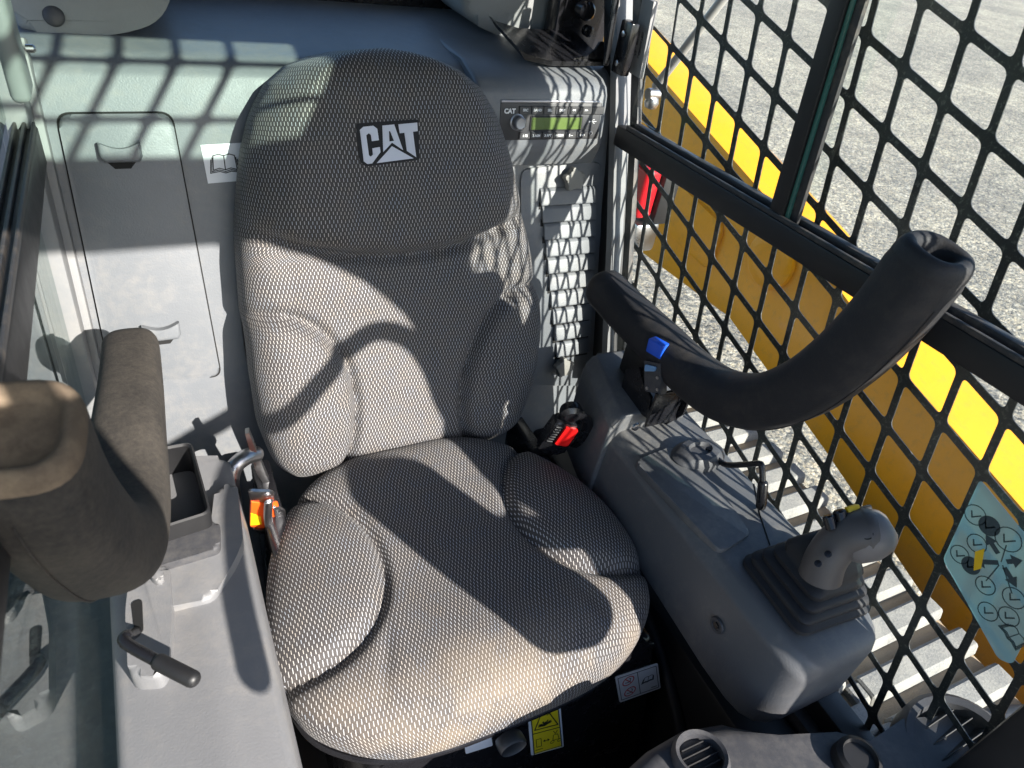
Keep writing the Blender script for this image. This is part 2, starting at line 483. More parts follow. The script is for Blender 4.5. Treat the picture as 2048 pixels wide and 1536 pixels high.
# foam corner pads at the ends of the rear window
def foam(name, label, pts, y0, y1, hole=None):
    o = thing(name, label, 'foam pad', loc=(pts[0][0], y0, pts[0][1]))
    bm = bmesh.new()
    M = frame((0, y1, 0), (1, 0, 0), (0, 0, 1), (0, -1, 0))
    prism(bm, pts, 0, y1-y0, .018, 4, M, bevsel='caps')
    obj('pad', bm, M_FOAM, o)
    if hole:
        bm = bmesh.new()
        M = frame((hole[0], y0-.001, hole[1]), (1, 0, 0), (0, .35, 1), (0, -1, .35))
        lathe(bm, [(.0135, -.003), (.0130, .0005), (.0110, .0026), (.0070, .0040), (.0025, .0046)], M, 24)
        obj('dimple', bm, M_DARKCONS, o, 60)
    return o
def P2(px, py, y): 
    p = at(px, py, 1, y); return (p.x, p.z)
def fillet(pts, r, n=5):
    out = []; m = len(pts)
    for i in range(m):
        p = V(pts[i]); a = V(pts[i-1]) - p; b = V(pts[(i+1) % m]) - p
        q = min(r, a.length*.45, b.length*.45)
        s = p + a.normalized()*q; e = p + b.normalized()*q
        for k in range(n+1):
            t = k/n; out.append(tuple(s*(1-t)**2 + p*2*t*(1-t) + e*t*t))
    return out
ly = 1.21
foam('foam_corner_pad', 'grey foam corner pad with a round dimple, above the left storage panel',
     fillet([P2(20, 72, ly), P2(230, 72, ly), P2(325, 45, ly), P2(360, -60, ly), P2(20, -60, ly)], .035), ly, 1.46, P2(107, 30, ly))
ry = 1.30
foam('foam_corner_pad', 'smooth grey foam corner pad behind the black tray bracket',
     fillet([P2(1010, 78, ry), P2(1120, 100, ry), P2(1230, 60, ry), P2(1230, -60, ry), P2(920, -60, ry), P2(925, 38, ry)], .04), ry, 1.46)

# ---- storage panel on the rear wall
def rnd(pts, r): return fillet(pts, r, 6)
def wallrect(c, r): return rnd([wl_(*p) for p in c], r)
cp = wallrect([(113, 228), (226, 766), (441, 751), (342, 226)], .018)
bm = bmesh.new(); 
cx = sum(p[0] for p in cp)/len(cp); cy = sum(p[1] for p in cp)/len(cp)
big = [(cx+(p[0]-cx)*1.03, cy+(p[1]-cy)*1.012) for p in cp]
prism(bm, big, -.004, .0012, 0, 1, WM); obj('panel_gap', bm, M_HOLE, rear)
bm = bmesh.new(); prism(bm, cp, -.002, .0075, .0055, 4, WM, bevsel='caps'); panel = obj('storage_panel', bm, M_WALL, rear)
for (a, b_) in ((242, 305), (323, 660)):
    x, y = wl_(a, b_)
    bm = bmesh.new()
    pts = []
    for k in range(13):
        u = -1+2*k/12; pts.append((x+u*.0265, y+.0155-.0085*math.cos(u*PI/2)))
    pts += [(x+.0265, y-.004), (x+.022, y-.011), (x-.022, y-.011), (x-.0265, y-.004)]
    prism(bm, pts, .007, .0225, .0045, 3, WM, bevsel='caps'); obj('finger_latch', bm, M_WALL, panel)
    bm = bmesh.new(); prism(bm, [(x-.022, y-.0085), (x-.011, y-.021), (x+.009, y-.021), (x+.02, y-.0085)], .0074, .0080, 0, 1, WM); obj('latch_slot', bm, M_HOLE, panel)
# book sticker
sp = [wl_(401, 290), wl_(416, 367), wl_(500, 360), wl_(490, 285)]
bm = bmesh.new(); prism(bm, sp, .0003, .0010, 0, 1, WM); st = obj('book_sticker', bm, M_WHITE, rear); tag(st, 'white sticker with an open manual symbol')
def book(M, s):
    bm = bmesh.new()
    for k, o in enumerate((0, .08, .16)):
        e = .5+o*.9; y0 = -.32-o*.9; y1 = .36-o*1.2
        if k == 0:
            stroke(bm, [(-s*e, s*y1), (-s*.25, s*(y1+.07)), (0, s*y1), (s*.25, s*(y1+.07)), (s*e, s*y1), (s*(e+.06), s*y0), (s*.27, s*(y0+.08)), (0, s*(y0)), (-s*.27, s*(y0+.08)), (-s*(e+.06), s*y0)], s*.045, M=M, closed=True)
            stroke(bm, [(0, s*y1), (0, s*y0)], s*.05, M=M)
        else:
            stroke(bm, [(-s*(e-.02), s*y1), (-s*(e+.07), s*y0), (-s*.27, s*(y0+.07)), (0, s*(y0-.01)), (s*.27, s*(y0+.07)), (s*(e+.07), s*y0), (s*(e-.02), s*y1)], s*.045, M=M)
    return bm
bx, by = wl_(449, 326)
obj('book_symbol', book(WM @ Matrix.Translation((bx, by, .0011)), .030), M_INK, st)

# ---- vent cover with louvres
vc = wallrect([(1040, 337), (1040, 770), (1192, 770), (1203, 322)], .02)
bm = bmesh.new(); prism(bm, vc, -.002, .004, .003, 2, WM, bevsel='caps'); vent = obj('vent_cover', bm, M_WALL, rear)
NS = 10
for k in range(NS):
    f = k/(NS-1)
    r = wl_(1189-14*f**1.5, 386+300*f); xr = r[0] - .002; yy = r[1]
    xl = wl_(1076+32*f, 400+300*f)[0]
    h = .0355
    bm = bmesh.new()
    # slat profile (up the wall, out of the wall), extruded along x
    pf = [(yy+.016, .002), (yy+.0145, .007), (yy+.009, .0105), (yy-.0135, .0145), (yy-.0160, .0142), (yy-.0165, .0115), (yy-.008, .007), (yy-.004, .003)]
    Mx = frame(WM @ V((xl, 0, 0)), WU, WN, WX)
    prism(bm, pf, 0, xr-xl, .0012, 2, Mx)
    obj('slat', bm, M_WALL, vent)
    bm = bmesh.new(); prism(bm, [(xl, yy-.024), (xr, yy-.024), (xr, yy-.010), (xl, yy-.010)], .0042, .0048, 0, 1, WM); obj('slot', bm, M_HOLE, vent)
def lobed(M, r0, r1, nl, h, bm):
    pts = [((r0+r1*math.cos(nl*a))*math.cos(a), (r0+r1*math.cos(nl*a))*math.sin(a)) for a in [2*PI*i/40 for i in range(40)]]
    prism(bm, pts, h*.45, h, .002, 2, M, bevsel='caps')
    lathe(bm, [(.010, 0), (.009, h*.5)], M, 16)
for (a, b_) in ((1146, 358), (1126, 733)):
    x, y = wl_(a, b_, .02)
    bm = bmesh.new(); lobed(WM @ Matrix.Translation((x, y, .003)) @ Matrix.Rotation(.4, 4, 'Z'), .0185, .0040, 5, .027, bm); obj('knob', bm, M_KNOB, vent)

# ---- radio housing moulded into the wall, and the radio
RO = V((0, 1.062, .925)); ra = math.radians(9)
RU = V((0, math.sin(ra), math.cos(ra))); RN = V((0, -math.cos(ra), math.sin(ra)))
RM = frame(RO, WX, RU, RN)
def rd(px, py, off=0):
    p = on(px, py, RO + RN*off, RN); q = p - RO; return q.x, q.dot(RU)
hx1 = rd(1212, 220)[0]
bm = bmesh.new()
pf = [(1.20, .80), (1.066, .843), (1.056, .868), (1.0525, .885), (1.066, .965), (1.074, .978), (1.090, .987), (1.15, .996), (1.30, .998)]
prism(bm, pf, .50, hx1, .007, 3, frame((0, 0, 0), (0, 1, 0), (0, 0, 1), (1, 0, 0)), bevsel='caps')
obj('radio_housing', bm, M_WALL, rear, 40)
radio = thing('radio', 'black cab radio with green display behind the seat', 'radio', loc=tuple(RM @ V((rd(1100, 240)[0], -.04, 0))))
x0, yt = rd(1000, 203); x1 = rd(1203, 203)[0]; yb = rd(1190, 277)[1]
bm = bmesh.new(); prism(bm, rrect(x1-x0, yt-yb, .003, 3, (x0+x1)/2, (yt+yb)/2), -.02, .004, .0015, 2, RM, bevsel='caps'); obj('bezel', bm, M_RADIO, radio)
bm = bmesh.new(); prism(bm, [(x0, yt-.001), (x1-.004, yt-.001), (x1-.004, yt+.0035), (x0, yt+.0035)], -.002, .006, .0015, 2, RM); obj('top_trim', bm, M_SILVER, radio)
bh = (yt-yb)
def rtxt(s, x, y, size, bold=.0002):
    return text_mesh(s, size, RM @ Matrix.Translation((x, y, .0072)), bold)
bw = (x1-x0)/9.2
names = ['SRC', 'BAND', 'SEL', 'DISP', '<<', '>>', '']
for k, s in enumerate(names):
    bx0 = rd(1035+24.2*k, 222)[0]; bx1 = rd(1035+24.2*(k+1), 222)[0]
    bm = bmesh.new(); box(bm, bx0+.0004, bx1-.0004, yt-bh*.31, yt-bh*.10, .002, .0068, .0008, 1, RM); bt = obj('button', bm, M_RADIO, radio)
    if s: obj('lettering', rtxt(s, (bx0+bx1)/2, yt-bh*.2, .0058), M_PRINTW, bt)
for k, s in enumerate(['1 PS', '2 ASM', '3 RPT', '4 RDM', '5 --', '6 ++']):
    bx0 = rd(1035+22.8*k, 268)[0]; bx1 = rd(1035+22.8*(k+1), 268)[0]
    bm = bmesh.new(); box(bm, bx0+.0004, bx1-.0004, yb+bh*.04, yb+bh*.22, .002, .0068, .0008, 1, RM); bt = obj('button', bm, M_RADIO, radio)
    obj('lettering', rtxt(s, (bx0+bx1)/2, yb+bh*.125, .0055), M_PRINTW, bt)
d0 = rd(1061, 234); d1 = rd(1158, 257)
bm = bmesh.new(); box(bm, d0[0]-.003, d1[0]+.003, d1[1]-.002, d0[1]+.002, .002, .0055, .001, 1, RM); dd = obj('display_frame', bm, M_BLACKM, radio)
bm = bmesh.new(); box(bm, d0[0], d1[0], d1[1], d0[1], .0054, .006, 0, 1, RM); obj('screen', bm, M_LCD, dd)
kx, ky = rd(1032, 243)
bm = bmesh.new(); lathe(bm, [(.0135, .002), (.0135, .006), (.0115, .007), (.0105, .018), (.0085, .020), (.0085, .0195), (.006, .0192)], RM @ Matrix.Translation((kx, ky, 0)), 24); obj('volume_knob', bm, M_SILVER, radio)
jx, jy = rd(1178, 265)
bm = bmesh.new(); lathe(bm, [(.0035, .002), (.0035, .0066), (.0025, .0068)], RM @ Matrix.Translation((jx, jy, 0)), 14); j = obj('audio_jack', bm, M_SILVER, radio)
bm = bmesh.new(); lathe(bm, [(.0018, .0066), (.0017, .0071)], RM @ Matrix.Translation((jx, jy, 0)), 12); obj('socket_hole', bm, M_HOLE, j)
obj('maker_lettering', rtxt('CAT', rd(1016, 221)[0], rd(1016, 221)[1], .0105, .0005), M_PRINTW, radio)
ux, uy = rd(1183, 242)
bm = bmesh.new(); MU = RM @ Matrix.Translation((ux, uy, .0045))
stroke(bm, [(-.007, 0), (.007, 0)], .0008, M=MU); stroke(bm, [(-.003, 0), (0, .003), (.003, .003)], .0007, M=MU); stroke(bm, [(-.001, 0), (.002, -.003), (.004, -.003)], .0007, M=MU)
prism(bm, circ(-.007, 0, .0014, 10), 0, .0003, M=MU); obj('usb_symbol', bm, M_PRINTW, radio)

# ---- left corner trim pillar (between storage panel and left window)
lt = thing('corner_trim', 'grey corner trim strip between the left window and storage panel', 'trim', loc=(XL+.02, 1.0, .1))
bm = bmesh.new()
for (x0_, x1_, d0_, d1_) in ((XL-.02, XL+.026, -.01, .020), (XL-.02, XL+.012, .015, .050)):
    vs = prism(bm, [(x0_, -.85), (x1_, -.85), (x1_, .06), (x0_, .06)], d0_, d1_, .003, 2, WM)
obj('strip', bm, M_POST, lt)

# ================================================================== RIGHT SIDE WINDOW
YZ = frame((0, 0, 0), (0, 1, 0), (0, 0, 1), (1, 0, 0))      # polygon (y,z) extruded along x
win = thing('side_window', 'right side cab window with black horizontal rail and upright divider', 'window', loc=(XR, .5, .3))
def rbox(name, y0, y1, z0, z1, x0, x1, m, bev=.003, parent=win):
    bm = bmesh.new(); box(bm, x0, x1, y0, y1, z0, z1, bev, 2); return obj(name, bm, m, parent)
# slightly falling rail, from the rear post to the front pillar
bm = bmesh.new()
ZB0, ZB1 = .903, .945
def shear(vs, s, yref):
    for v in vs: v.co.z += (v.co.y-yref)*s
vs = box(bm, XR-.030, XR+.004, .02, 1.045, ZB0, ZB1-.006, .003); shear(vs, -.04, .6)
rail = obj('rail', bm, M_BLACKM, win)
bm = bmesh.new()
vs = box(bm, XR-.010, XR+.004, .02, 1.02, ZB1-.006, ZB1+.004, .002); shear(vs, -.04, .6)
vs = box(bm, XR-.028, XR-.022, .02, 1.02, ZB1-.007, ZB1+.001, .002); shear(vs, -.04, .6)
obj('track_seal', bm, M_SILL, rail)
dy = at(1598, 420, 0, XR).y; 
bm = bmesh.new(); vs = box(bm, XR-.026, XR-.004, dy-.0, dy+.026, .93, 1.5, .002)
for v in vs: v.co.y += (v.co.z-.93)*.13
div = obj('divider', bm, M_BLACKM, win)
bm = bmesh.new(); vs = box(bm, XR-.018, XR-.011, dy-.020, dy+.0, .94, 1.5, .001)
for v in vs: v.co.y += (v.co.z-.93)*.13
obj('seal', bm, M_SILL, div)
bm = bmesh.new(); vs = box(bm, XR-.022, XR-.014, dy-.007, dy-.001, .942, 1.5, .001)
for v in vs: v.co.y += (v.co.z-.93)*.13
obj('glass_edge', bm, M_GLASSEDGE, div)
rbox('pane', dy-.02, 1.04, .94, 1.5, XR-.008, XR-.003, M_GLASS, 0)
rbox('pane', .03, dy+.03, .93, 1.5, XR+.004, XR+.009, M_GLASS, 0)
rbox('pane', .03, 1.05, .34, .93, XR-.005, XR+.000, M_GLASS, 0)
# rear post: pale strip lit through the guard, dark gaskets either side
def strip(name, lft, rgt, x, th, m, parent=None):
    pts = [at(px, py, 0, x) for px, py in lft] + [at(px, py, 0, x) for px, py in rgt[::-1]]
    bm = bmesh.new(); prism(bm, [(p.y, p.z) for p in pts], x, x+th, .002, 2, YZ, bevsel='caps')
    return obj(name, bm, m, parent or win)
bm = bmesh.new()
L_ = [at(px, py, 0, .778) for px, py in ((1236, -60), (1231, 240), (1224, 480), (1212, 760))]
R_ = [at(px, py, 0, .822) for px, py in ((1270, -60), (1263, 240), (1251, 480), (1234, 760))]
fa_ = [bm.verts.new(p) for p in L_+R_[::-1]]; fb_ = [bm.verts.new(p+V((0, .02, 0))) for p in L_+R_[::-1]]
for k in range(3):
    bm.faces.new((fa_[k], fa_[k+1], fa_[6-k], fa_[7-k])); bm.faces.new((fb_[k+1], fb_[k], fb_[7-k], fb_[6-k]))
for k in range(8): bm.faces.new((fa_[k], fb_[k], fb_[(k+1) % 8], fa_[(k+1) % 8]))
obj('rear_post', bm, M_POST, win, 20)
strip('gasket', [(1208, -60), (1206, 240), (1200, 480), (1180, 790)], [(1236, -60), (1233, 240), (1226, 480), (1214, 790)], XR-.010, .05, M_BLACKM)
strip('window_seal', [(1266, -60), (1260, 240), (1248, 480), (1230, 760)], [(1285, -60), (1274, 240), (1260, 480), (1244, 760)], XR-.001, .010, M_SILL)
strip('side_header', [(1150, -400), (3200, -400)], [(1150, -401), (3200, -401)], XR, .02, M_BLACKM) if False else None
rbox('side_header', .0, 1.5, 1.275, 1.50, XR-.02, XR+.03, M_BLACKM)
rbox('lower_rail', .02, 1.0, .315, .352, XR-.025, XR+.02, M_BLACKM)
rbox('inner_sill', .02, .9, .20, .314, XR-.045, XR-.012, M_DARKCONS)
rbox('front_pillar', -.02, .062, .0, 1.5, XR-.03, XR+.03, M_BLACKM, .006)
# hinge with warning strip near the top of the post
bm = bmesh.new()
h0 = at(1245, 110, 0, XR-.02)
box(bm, XR-.030, XR-.012, h0.y-.022, h0.y+.012, h0.z-.03, h0.z+.055, .003)
hg = obj('hinge', bm, M_BLACK, win)
bm = bmesh.new()
for dz in (-.012, .035): lathe(bm, [(.005, 0), (.005, .003), (.003, .004)], frame((XR-.030, h0.y-.005, h0.z+dz), (0, 1, 0), (0, 0, 1), (-1, 0, 0)), 12)
obj('screw', bm, M_STEEL, hg)
p = at(1292, 90, 0, XR+.012)
bm = bmesh.new(); vs = box(bm, XR-.002, XR+.008, p.y-.018, p.y+.018, p.z-.05, p.z+.07, .003)
for v in vs: v.co.y += (v.co.z-p.z)*.1
plate = obj('etched_plate', bm, M_POST, win)
for k, s in enumerate(('LAMINATED', 'AS-1 403100')):
    obj('lettering', text_mesh(s, .0075, frame((XR-.0025, p.y-.004+.011*k, p.z), (0, .1, 1), (0, -1, .1), (-1, 0, 0)), .0001), M_INK, plate)

# ---- diamond guard outside the glass
def guard(name, label, xg, y0, y1, z0, z1, A, B, O, wdt, thick, mirror=False):
    bm = bmesh.new()
    A = V(A); B = V(B); O = V(O)
    NSEG = 24
    def ins(p): return y0 <= p[0] <= y1 and z0 <= p[1] <= z1
    cache = {}
    def vert(p, x):
        k = (round(p[0], 5), round(p[1], 5), x)
        if k not in cache: cache[k] = bm.verts.new((x, p[0], p[1]))
        return cache[k]
    la, lb = A.length, B.length
    sinang = abs(A.x*B.y - A.y*B.x)/(la*lb)
    for i in range(-30, 31):
        for j in range(-30, 31):
            c = O + A*(i+.5) + B*(j+.5)
            if not ins(c): continue
            cs = [O+A*i+B*j, O+A*(i+1)+B*j, O+A*(i+1)+B*(j+1), O+A*i+B*(j+1)]
            fa = wdt/2/sinang/la; fb = wdt/2/sinang/lb
            hc = [O+A*(i+fa)+B*(j+fb), O+A*(i+1-fa)+B*(j+fb), O+A*(i+1-fa)+B*(j+1-fb), O+A*(i+fa)+B*(j+1-fb)]
            hole = fillet([tuple(q) for q in hc], .0085, 5)
            n = len(hole)
            # outer ring matched corner by corner
            outer = []
            for q in range(4):
                a = (cs[q-1]+cs[q])/2; b = (cs[q]+cs[(q+1) % 4])/2
                outer += [tuple(w) for w in (a.lerp(cs[q], .55), a.lerp(cs[q], .8), cs[q], cs[q], cs[q].lerp(b, .2), cs[q].lerp(b, .45))]
            for k in range(n):
                k2 = (k+1) % n
                for (x, flip) in ((xg, True), (xg+thick, False)):
                    f = [vert(outer[k], x), vert(outer[k2], x), vert(hole[k2], x), vert(hole[k], x)]
                    u = []
                    for w in f:
                        if w not in u: u.append(w)
                    if len(u) >= 3:
                        try: bm.faces.new(u[::-1] if flip else u)
                        except ValueError: pass
                try: bm.faces.new([vert(hole[k], xg), vert(hole[k2], xg), vert(hole[k2], xg+thick), vert(hole[k], xg+thick)])
                except ValueError: pass
    return obj(name, bm, M_GUARD, None, 30)
LA, LB = (-.06807, -.01758), (-.01465, -.07053)
gd = guard('mesh_guard', '', XR+.0188, .02, 1.05, .31, 1.30, LA, LB, (.9628, 1.1171), .0096, .0016)
tag(gd, 'black diamond mesh guard over the right side window', 'mesh guard')

# ================================================================== OUTSIDE, RIGHT
YZ = frame((0, 0, 0), (0, 1, 0), (0, 0, 1), (1, 0, 0))      # polygon (y,z) extruded along x
def lift_arm(label, xa, xb):
    t = thing('lift_arm', label, 'lift arm', loc=(xa, .6, .5))
    bm = bmesh.new()
    top = [(2.3, 1.14), (1.42, .925), (.836, .783), (.588, .699), (.262, .621), (-.10, .53), (-.5, .47)]
    low = [(-.5, .22), (-.10, .25), (.10, .309), (.577, .452), (.92, .545)]
    q_ = 1.4/1.1
    sc_ = lambda P: [(y*q_, 1.3-(1.3-z)*q_) for y, z in P]
    prism(bm, sc_(low + [(.95, .535), (1.5, .50), (2.3, .50)] + top), xa, xb, .006, 2, YZ, bevsel='caps')
    obj('arm_box', bm, M_YEL, t, 30)
    bm = bmesh.new()
    pin = at(1545, 520, 0, xa) if xa > 0 else V((xa, .9, .66))
    lathe(bm, [(.075, 0), (.075, .012), (.066, .018), (.03, .018)], frame((xa, pin.y, pin.z), (0, 1, 0), (0, 0, 1), (-1, 0, 0)), 32); obj('pivot_boss', bm, M_YEL, t)
    bm = bmesh.new()
    M = frame((xa-.004, 0, 0), (0, 1, 0), (0, 0, 1), (-1, 0, 0))
    for (a, b_) in (((1.72, .44), (1.30, .41)), ):
        prism(bm, fillet([(a[0], a[1]), (b_[0], b_[1]), (b_[0], b_[1]+.14), (a[0], a[1]+.16)], .03), -.004, .010, .003, 2, M, bevsel='caps')
    obj('gusset_plate', bm, M_YEL, t)
    return t
lift_arm('yellow lift arm running outside the right mesh guard', 1.40, 1.56)

tl = thing('tail_light', 'red tail light lens seen through the lower mesh guard', 'light', loc=tuple(at(1284, 390, 0, 1.0)))
p = at(1280, 370, 0, 1.0)
bm = bmesh.new(); box(bm, .985, 1.03, p.y-.035, p.y+.03, p.z-.07, p.z+.05, .012, 3); obj('lens', bm, M_REDLENS, tl)
bm = bmesh.new(); box(bm, 1.031, 1.075, p.y-.045, p.y+.04, p.z-.08, p.z+.06, .004); obj('housing', bm, M_BLACKM, tl)
bm = bmesh.new(); box(bm, 1.0, 1.07, p.y-.03, p.y+.03, p.z-.16, p.z-.085, .01); obj('bracket', bm, M_STEEL, tl)

sr = thing('gas_strut', 'pale grey strut rod crossing behind the upper mesh guard', 'strut', loc=tuple(at(1310, 190, 0, 1.02)))
bm = bmesh.new(); tube(bm, [at(1312, 172, 0, 1.02), at(1460, -20, 0, 1.02)], .0095, 12); obj('rod', bm, simple('strut_grey', (.32, .32, .31), .4), sr)
bm = bmesh.new(); q = at(1303, 205, 0, 1.0); lathe(bm, [(.004, -.014), (.013, -.010), (.016, 0), (.013, .010), (.004, .014)], frame(q, (0, 1, 0), (1, 0, 0), (0, 0, 1)), 18); 
q = at(1306, 188, 0, 1.0); lathe(bm, [(.012, -.014), (.012, .014)], frame(q, (0, 1, 0), (0, 0, 1), (1, 0, 0)), 16); obj('ball_joint', bm, M_STEEL, sr)

TZ = .20
tr = thing('rubber_track', 'dusty rubber crawler track with cross lugs below the right guard', 'track', loc=(1.04, .5, GZ))
bm = bmesh.new(); box(bm, .83, 1.285, -1.2, 1.9, TZ-.06, TZ-.0, .015, 3); obj('belt', bm, M_BELT, tr)
pitch = .078
def lugmesh(L):
    bm = bmesh.new()
    pts = [(-.028, -.002), (.028, -.002), (.021, .024), (-.021, .024)]
    vs = prism(bm, pts, 0, L, .004, 1, YZ)
    return bm
first = {}
for col, (xs, L, off) in enumerate(((.985, .298, 0), (.835, .125, .039))):
    for k in range(-9, 22):
        if col not in first:
            o = obj('lug', lugmesh(L), M_LUG, tr, 30); first[col] = o
        else:
            o = copy_of(first[col], tr)
        o.location = V((xs, off + k*pitch, TZ))
        o.rotation_euler = (0, 0, random.uniform(-.012, .012))
# narrow bridging blocks in the valley between the two columns
bm = bmesh.new(); prism(bm, [(-.024, -.002), (.024, -.002), (.017, .020), (-.017, .020)], 0, .05, .004, 1, YZ)
blk = None
for k in range(-9, 22):
    if blk is None: blk = obj('lug_shoulder', bm, M_LUG, tr, 30); o = blk
    else: o = copy_of(blk, tr)
    o.location = V((.955, k*pitch, TZ-.002))
bm = bmesh.new(); box(bm, .85, 1.23, -1.0, 1.8, GZ+.02, TZ-.07, .1, 4); obj('undercarriage', bm, M_BLACKM, tr)

# operating-pattern decal stuck to the lower glass
dec = thing('control_pattern_decal', 'pale blue control pattern decal stuck on the lower right glass', 'decal', loc=(XR-.006, .1, .6))
bm = bmesh.new()
dm, n, l, b = mat('decal_blue')
b.inputs['Base Color'].default_value = (.45, .66, .69, 1); b.inputs['Roughness'].default_value = .35
tr_ = n.new('ShaderNodeBsdfTransparent'); tr_.inputs[0].default_value = (.75, .93, .93, 1)
mx_ = n.new('ShaderNodeMixShader'); mx_.inputs[0].default_value = .48
l.new(tr_.outputs[0], mx_.inputs[1]); l.new(b.outputs[0], mx_.inputs[2]); l.new(mx_.outputs[0], n['Material Output'].inputs[0])
def gp(px, py): 
    p = at(px, py, 0, XR-.007); return (p.y, p.z)
MG = frame((XR-.0085, 0, 0), (0, 1, 0), (0, 0, 1), (-1, 0, 0))
dpts = [gp(1962, 958), gp(1888, 1118), gp(1998, 1316), gp(2026, 1328), gp(2120, 1150)]
prism(bm, fillet(dpts, .006), -.0006, .0006, 0, 1, MG); obj('film', bm, dm, dec)
ink = simple('decal_ink', (.03, .06, .07), .4)
bm = bmesh.new(); MI = MG @ Matrix.Translation((0, 0, .0008))
bf = bmesh.new()
for (cx_, cy_, r, fill) in ((1953, 1029, .012, 0), (1981, 1051, .012, 1), (2019, 1078, .014, 0), (1956, 1086, .011, 0), (1922, 1108, .011, 0), (1944, 1130, .011, 1), (1973, 1170, .011, 0), (2030, 1195, .012, 0), (1978, 1222, .011, 0), (2020, 1232, .011, 0)):
    c = gp(cx_, cy_)
    if fill: prism(bf, circ(c[0], c[1], r, 20), 0, .0003, M=MI)
    else: stroke(bm, circ(c[0], c[1], r, 20), .0010, M=MI, closed=True)
    stroke(bm, [(c[0]-r*.4, c[1]+r*.3), (c[0]+r*.1, c[1]-r*.4), (c[0]+r*.45, c[1]+r*.1)], .0016, M=MI)
def arrow(a, b_):
    a = V(gp(*a)); b_ = V(gp(*b_)); d = (b_-a).normalized(); q = V((-d.y, d.x))
    stroke(bf, [tuple(a), tuple(b_-d*.006)], .0055, M=MI)
    prism(bf, [tuple(b_), tuple(b_-d*.011+q*.0075), tuple(b_-d*.011-q*.0075)], 0, .0004, M=MI)
arrow((1996, 1102), (1974, 1068)); arrow((2014, 1138), (2036, 1174)); arrow((1995, 1124), (1950, 1122)); arrow((2020, 1122), (2048, 1120))
stroke(bm, [gp(2005, 1122), gp(2015, 1090)], .0012, M=MI); stroke(bm, [gp(2000, 1130), gp(1975, 1160)], .0012, M=MI); stroke(bm, [gp(2008, 1130), gp(2026, 1185)], .0012, M=MI)
obj('line_symbols', bm, ink, dec); obj('solid_symbols', bf, ink, dec)
bm = bmesh.new(); prism(bm, [gp(1953, 1102), gp(1950, 1140), gp(1965, 1136), gp(1972, 1096)], 0, .0005, M=MI); obj('yellow_symbol', bm, M_AMBER, dec)
bm = book(MI @ Matrix.Translation((*gp(2030, 1270), 0)) @ Matrix.Rotation(.3, 4, 'Z'), .02); obj('book_symbol', bm, ink, dec)

# ================================================================== SEAT
seat = thing('operator_seat', 'grey and black fabric operator seat with logo on the headrest', 'seat', loc=(.33, .6, 0))
BO = V((.338, .838, .395)); BU = V((0, .284, .959)).normalized(); BN = V((0, -.959, .284)).normalized(); LB_ = .672
hw = [(0, .205), (.04, .230), (.11, .250), (.2, .258), (.3, .256), (.38, .245), (.45, .231), (.52, .214), (.58, .192), (.62, .164), (.645, .130), (.66, .09), (.668, .05), (.672, .004)]
def interp(tab, x):
    for (a, fa), (b, fb) in zip(tab[:-1], tab[1:]):
        if x <= b:
            t = (x-a)/(b-a); return fa + (fb-fa)*t
    return tab[-1][1]
def smw(lz):
    return sum(interp(hw, min(LB_, max(0, lz + d*.012))) for d in (-1, 0, 1))/3 if lz < .60 else interp(hw, lz)
def pillow(dx, dz, rx, rz, A, g, gw):
    e = math.sqrt((dx/rx)**2 + (dz/rz)**2)
    h = A*math.sqrt(max(0, 1-e*e))**1.0 if e < 1 else 0
    return h*0.9 - g*math.exp(-((e-1)/gw)**2)
def back_h(lx, lz, s):
    zc = .372 + .060*(lx/.24)**2                      # headrest crease, a wide smile
    d = lz - zc
    h = .012*math.exp(-((lz-.13)/.16)**2) + .010*math.exp(-((lz-.52)/.14)**2)
    ed = 1-.8*min(1, max(0, (abs(s)-.72)/.22))
    h += ed*(.027/(1+math.exp(-d/.009)) - .032*math.exp(-(d/.012)**2) - .010*math.exp(-((d+.018)/.026)**2)) + (1-ed)*.010 - .010*max(0, (lz-.45)/.2)
    ce = min(1, max(0, (lz-.02)/.1))
    h += -.012*math.exp(-(lx/.12)**2)*math.exp(-((lz-.2)/.14)**2)
    for sg in (-1, 1):
        h += pillow(lx-sg*.222, lz-.115, .125, .180, .038, .014, .065)
    # soft upper wing fold either side under the headrest
        h += .010*math.exp(-(((lx-sg*.235)/.05)**2 + ((lz-.33)/.10)**2))
    h += .0012*math.sin(lx*37+lz*21)*math.cos(lz*33-lx*9)
    a = min(1, abs(s))
    h -= .085*(1-math.sqrt(max(0, 1-a**5.5)))
    tt = max(0, (lz-.60)/(LB_-.60)); h -= .055*(1-math.sqrt(max(0, 1-min(1, tt)**3)))
    bb = max(0, (.05-lz)/.05); h -= .03*bb*bb
    return h
def back_pt(lx, lz, s, extra=0):
    return BO + V((lx + .016*math.exp(-((lz-.25)/.16)**2), 0, 0)) + BU*lz + BN*(back_h(lx, lz, s)+extra)
def fs(i): 
    u = -1+2*i; return math.copysign(1-(1-abs(u))**1.35, u)
def fz(j): return LB_*(1-(1-j)**1.4)
bm = bmesh.new()
NU, NV = 150, 150
def arcx(s, lz): 
    return s*smw(lz) + (.05*max(0, abs(s)-.9)/.1*math.copysign(1, s))
pts_ = [[back_pt(fs(i/NU)*smw(fz(j/NV)), fz(j/NV), fs(i/NU)) for i in range(NU+1)] for j in range(NV+1)]
ulen = []
for row in pts_:
    c = NU//2; a_ = [0]*(NU+1)
    for i in range(c+1, NU+1): a_[i] = a_[i-1] + (row[i]-row[i-1]).length
    for i in range(c-1, -1, -1): a_[i] = a_[i+1] - (row[i]-row[i+1]).length
    ulen.append(a_)
vlen = [0]
for j in range(1, NV+1): vlen.append(vlen[-1] + (pts_[j][NU//2]-pts_[j-1][NU//2]).length)
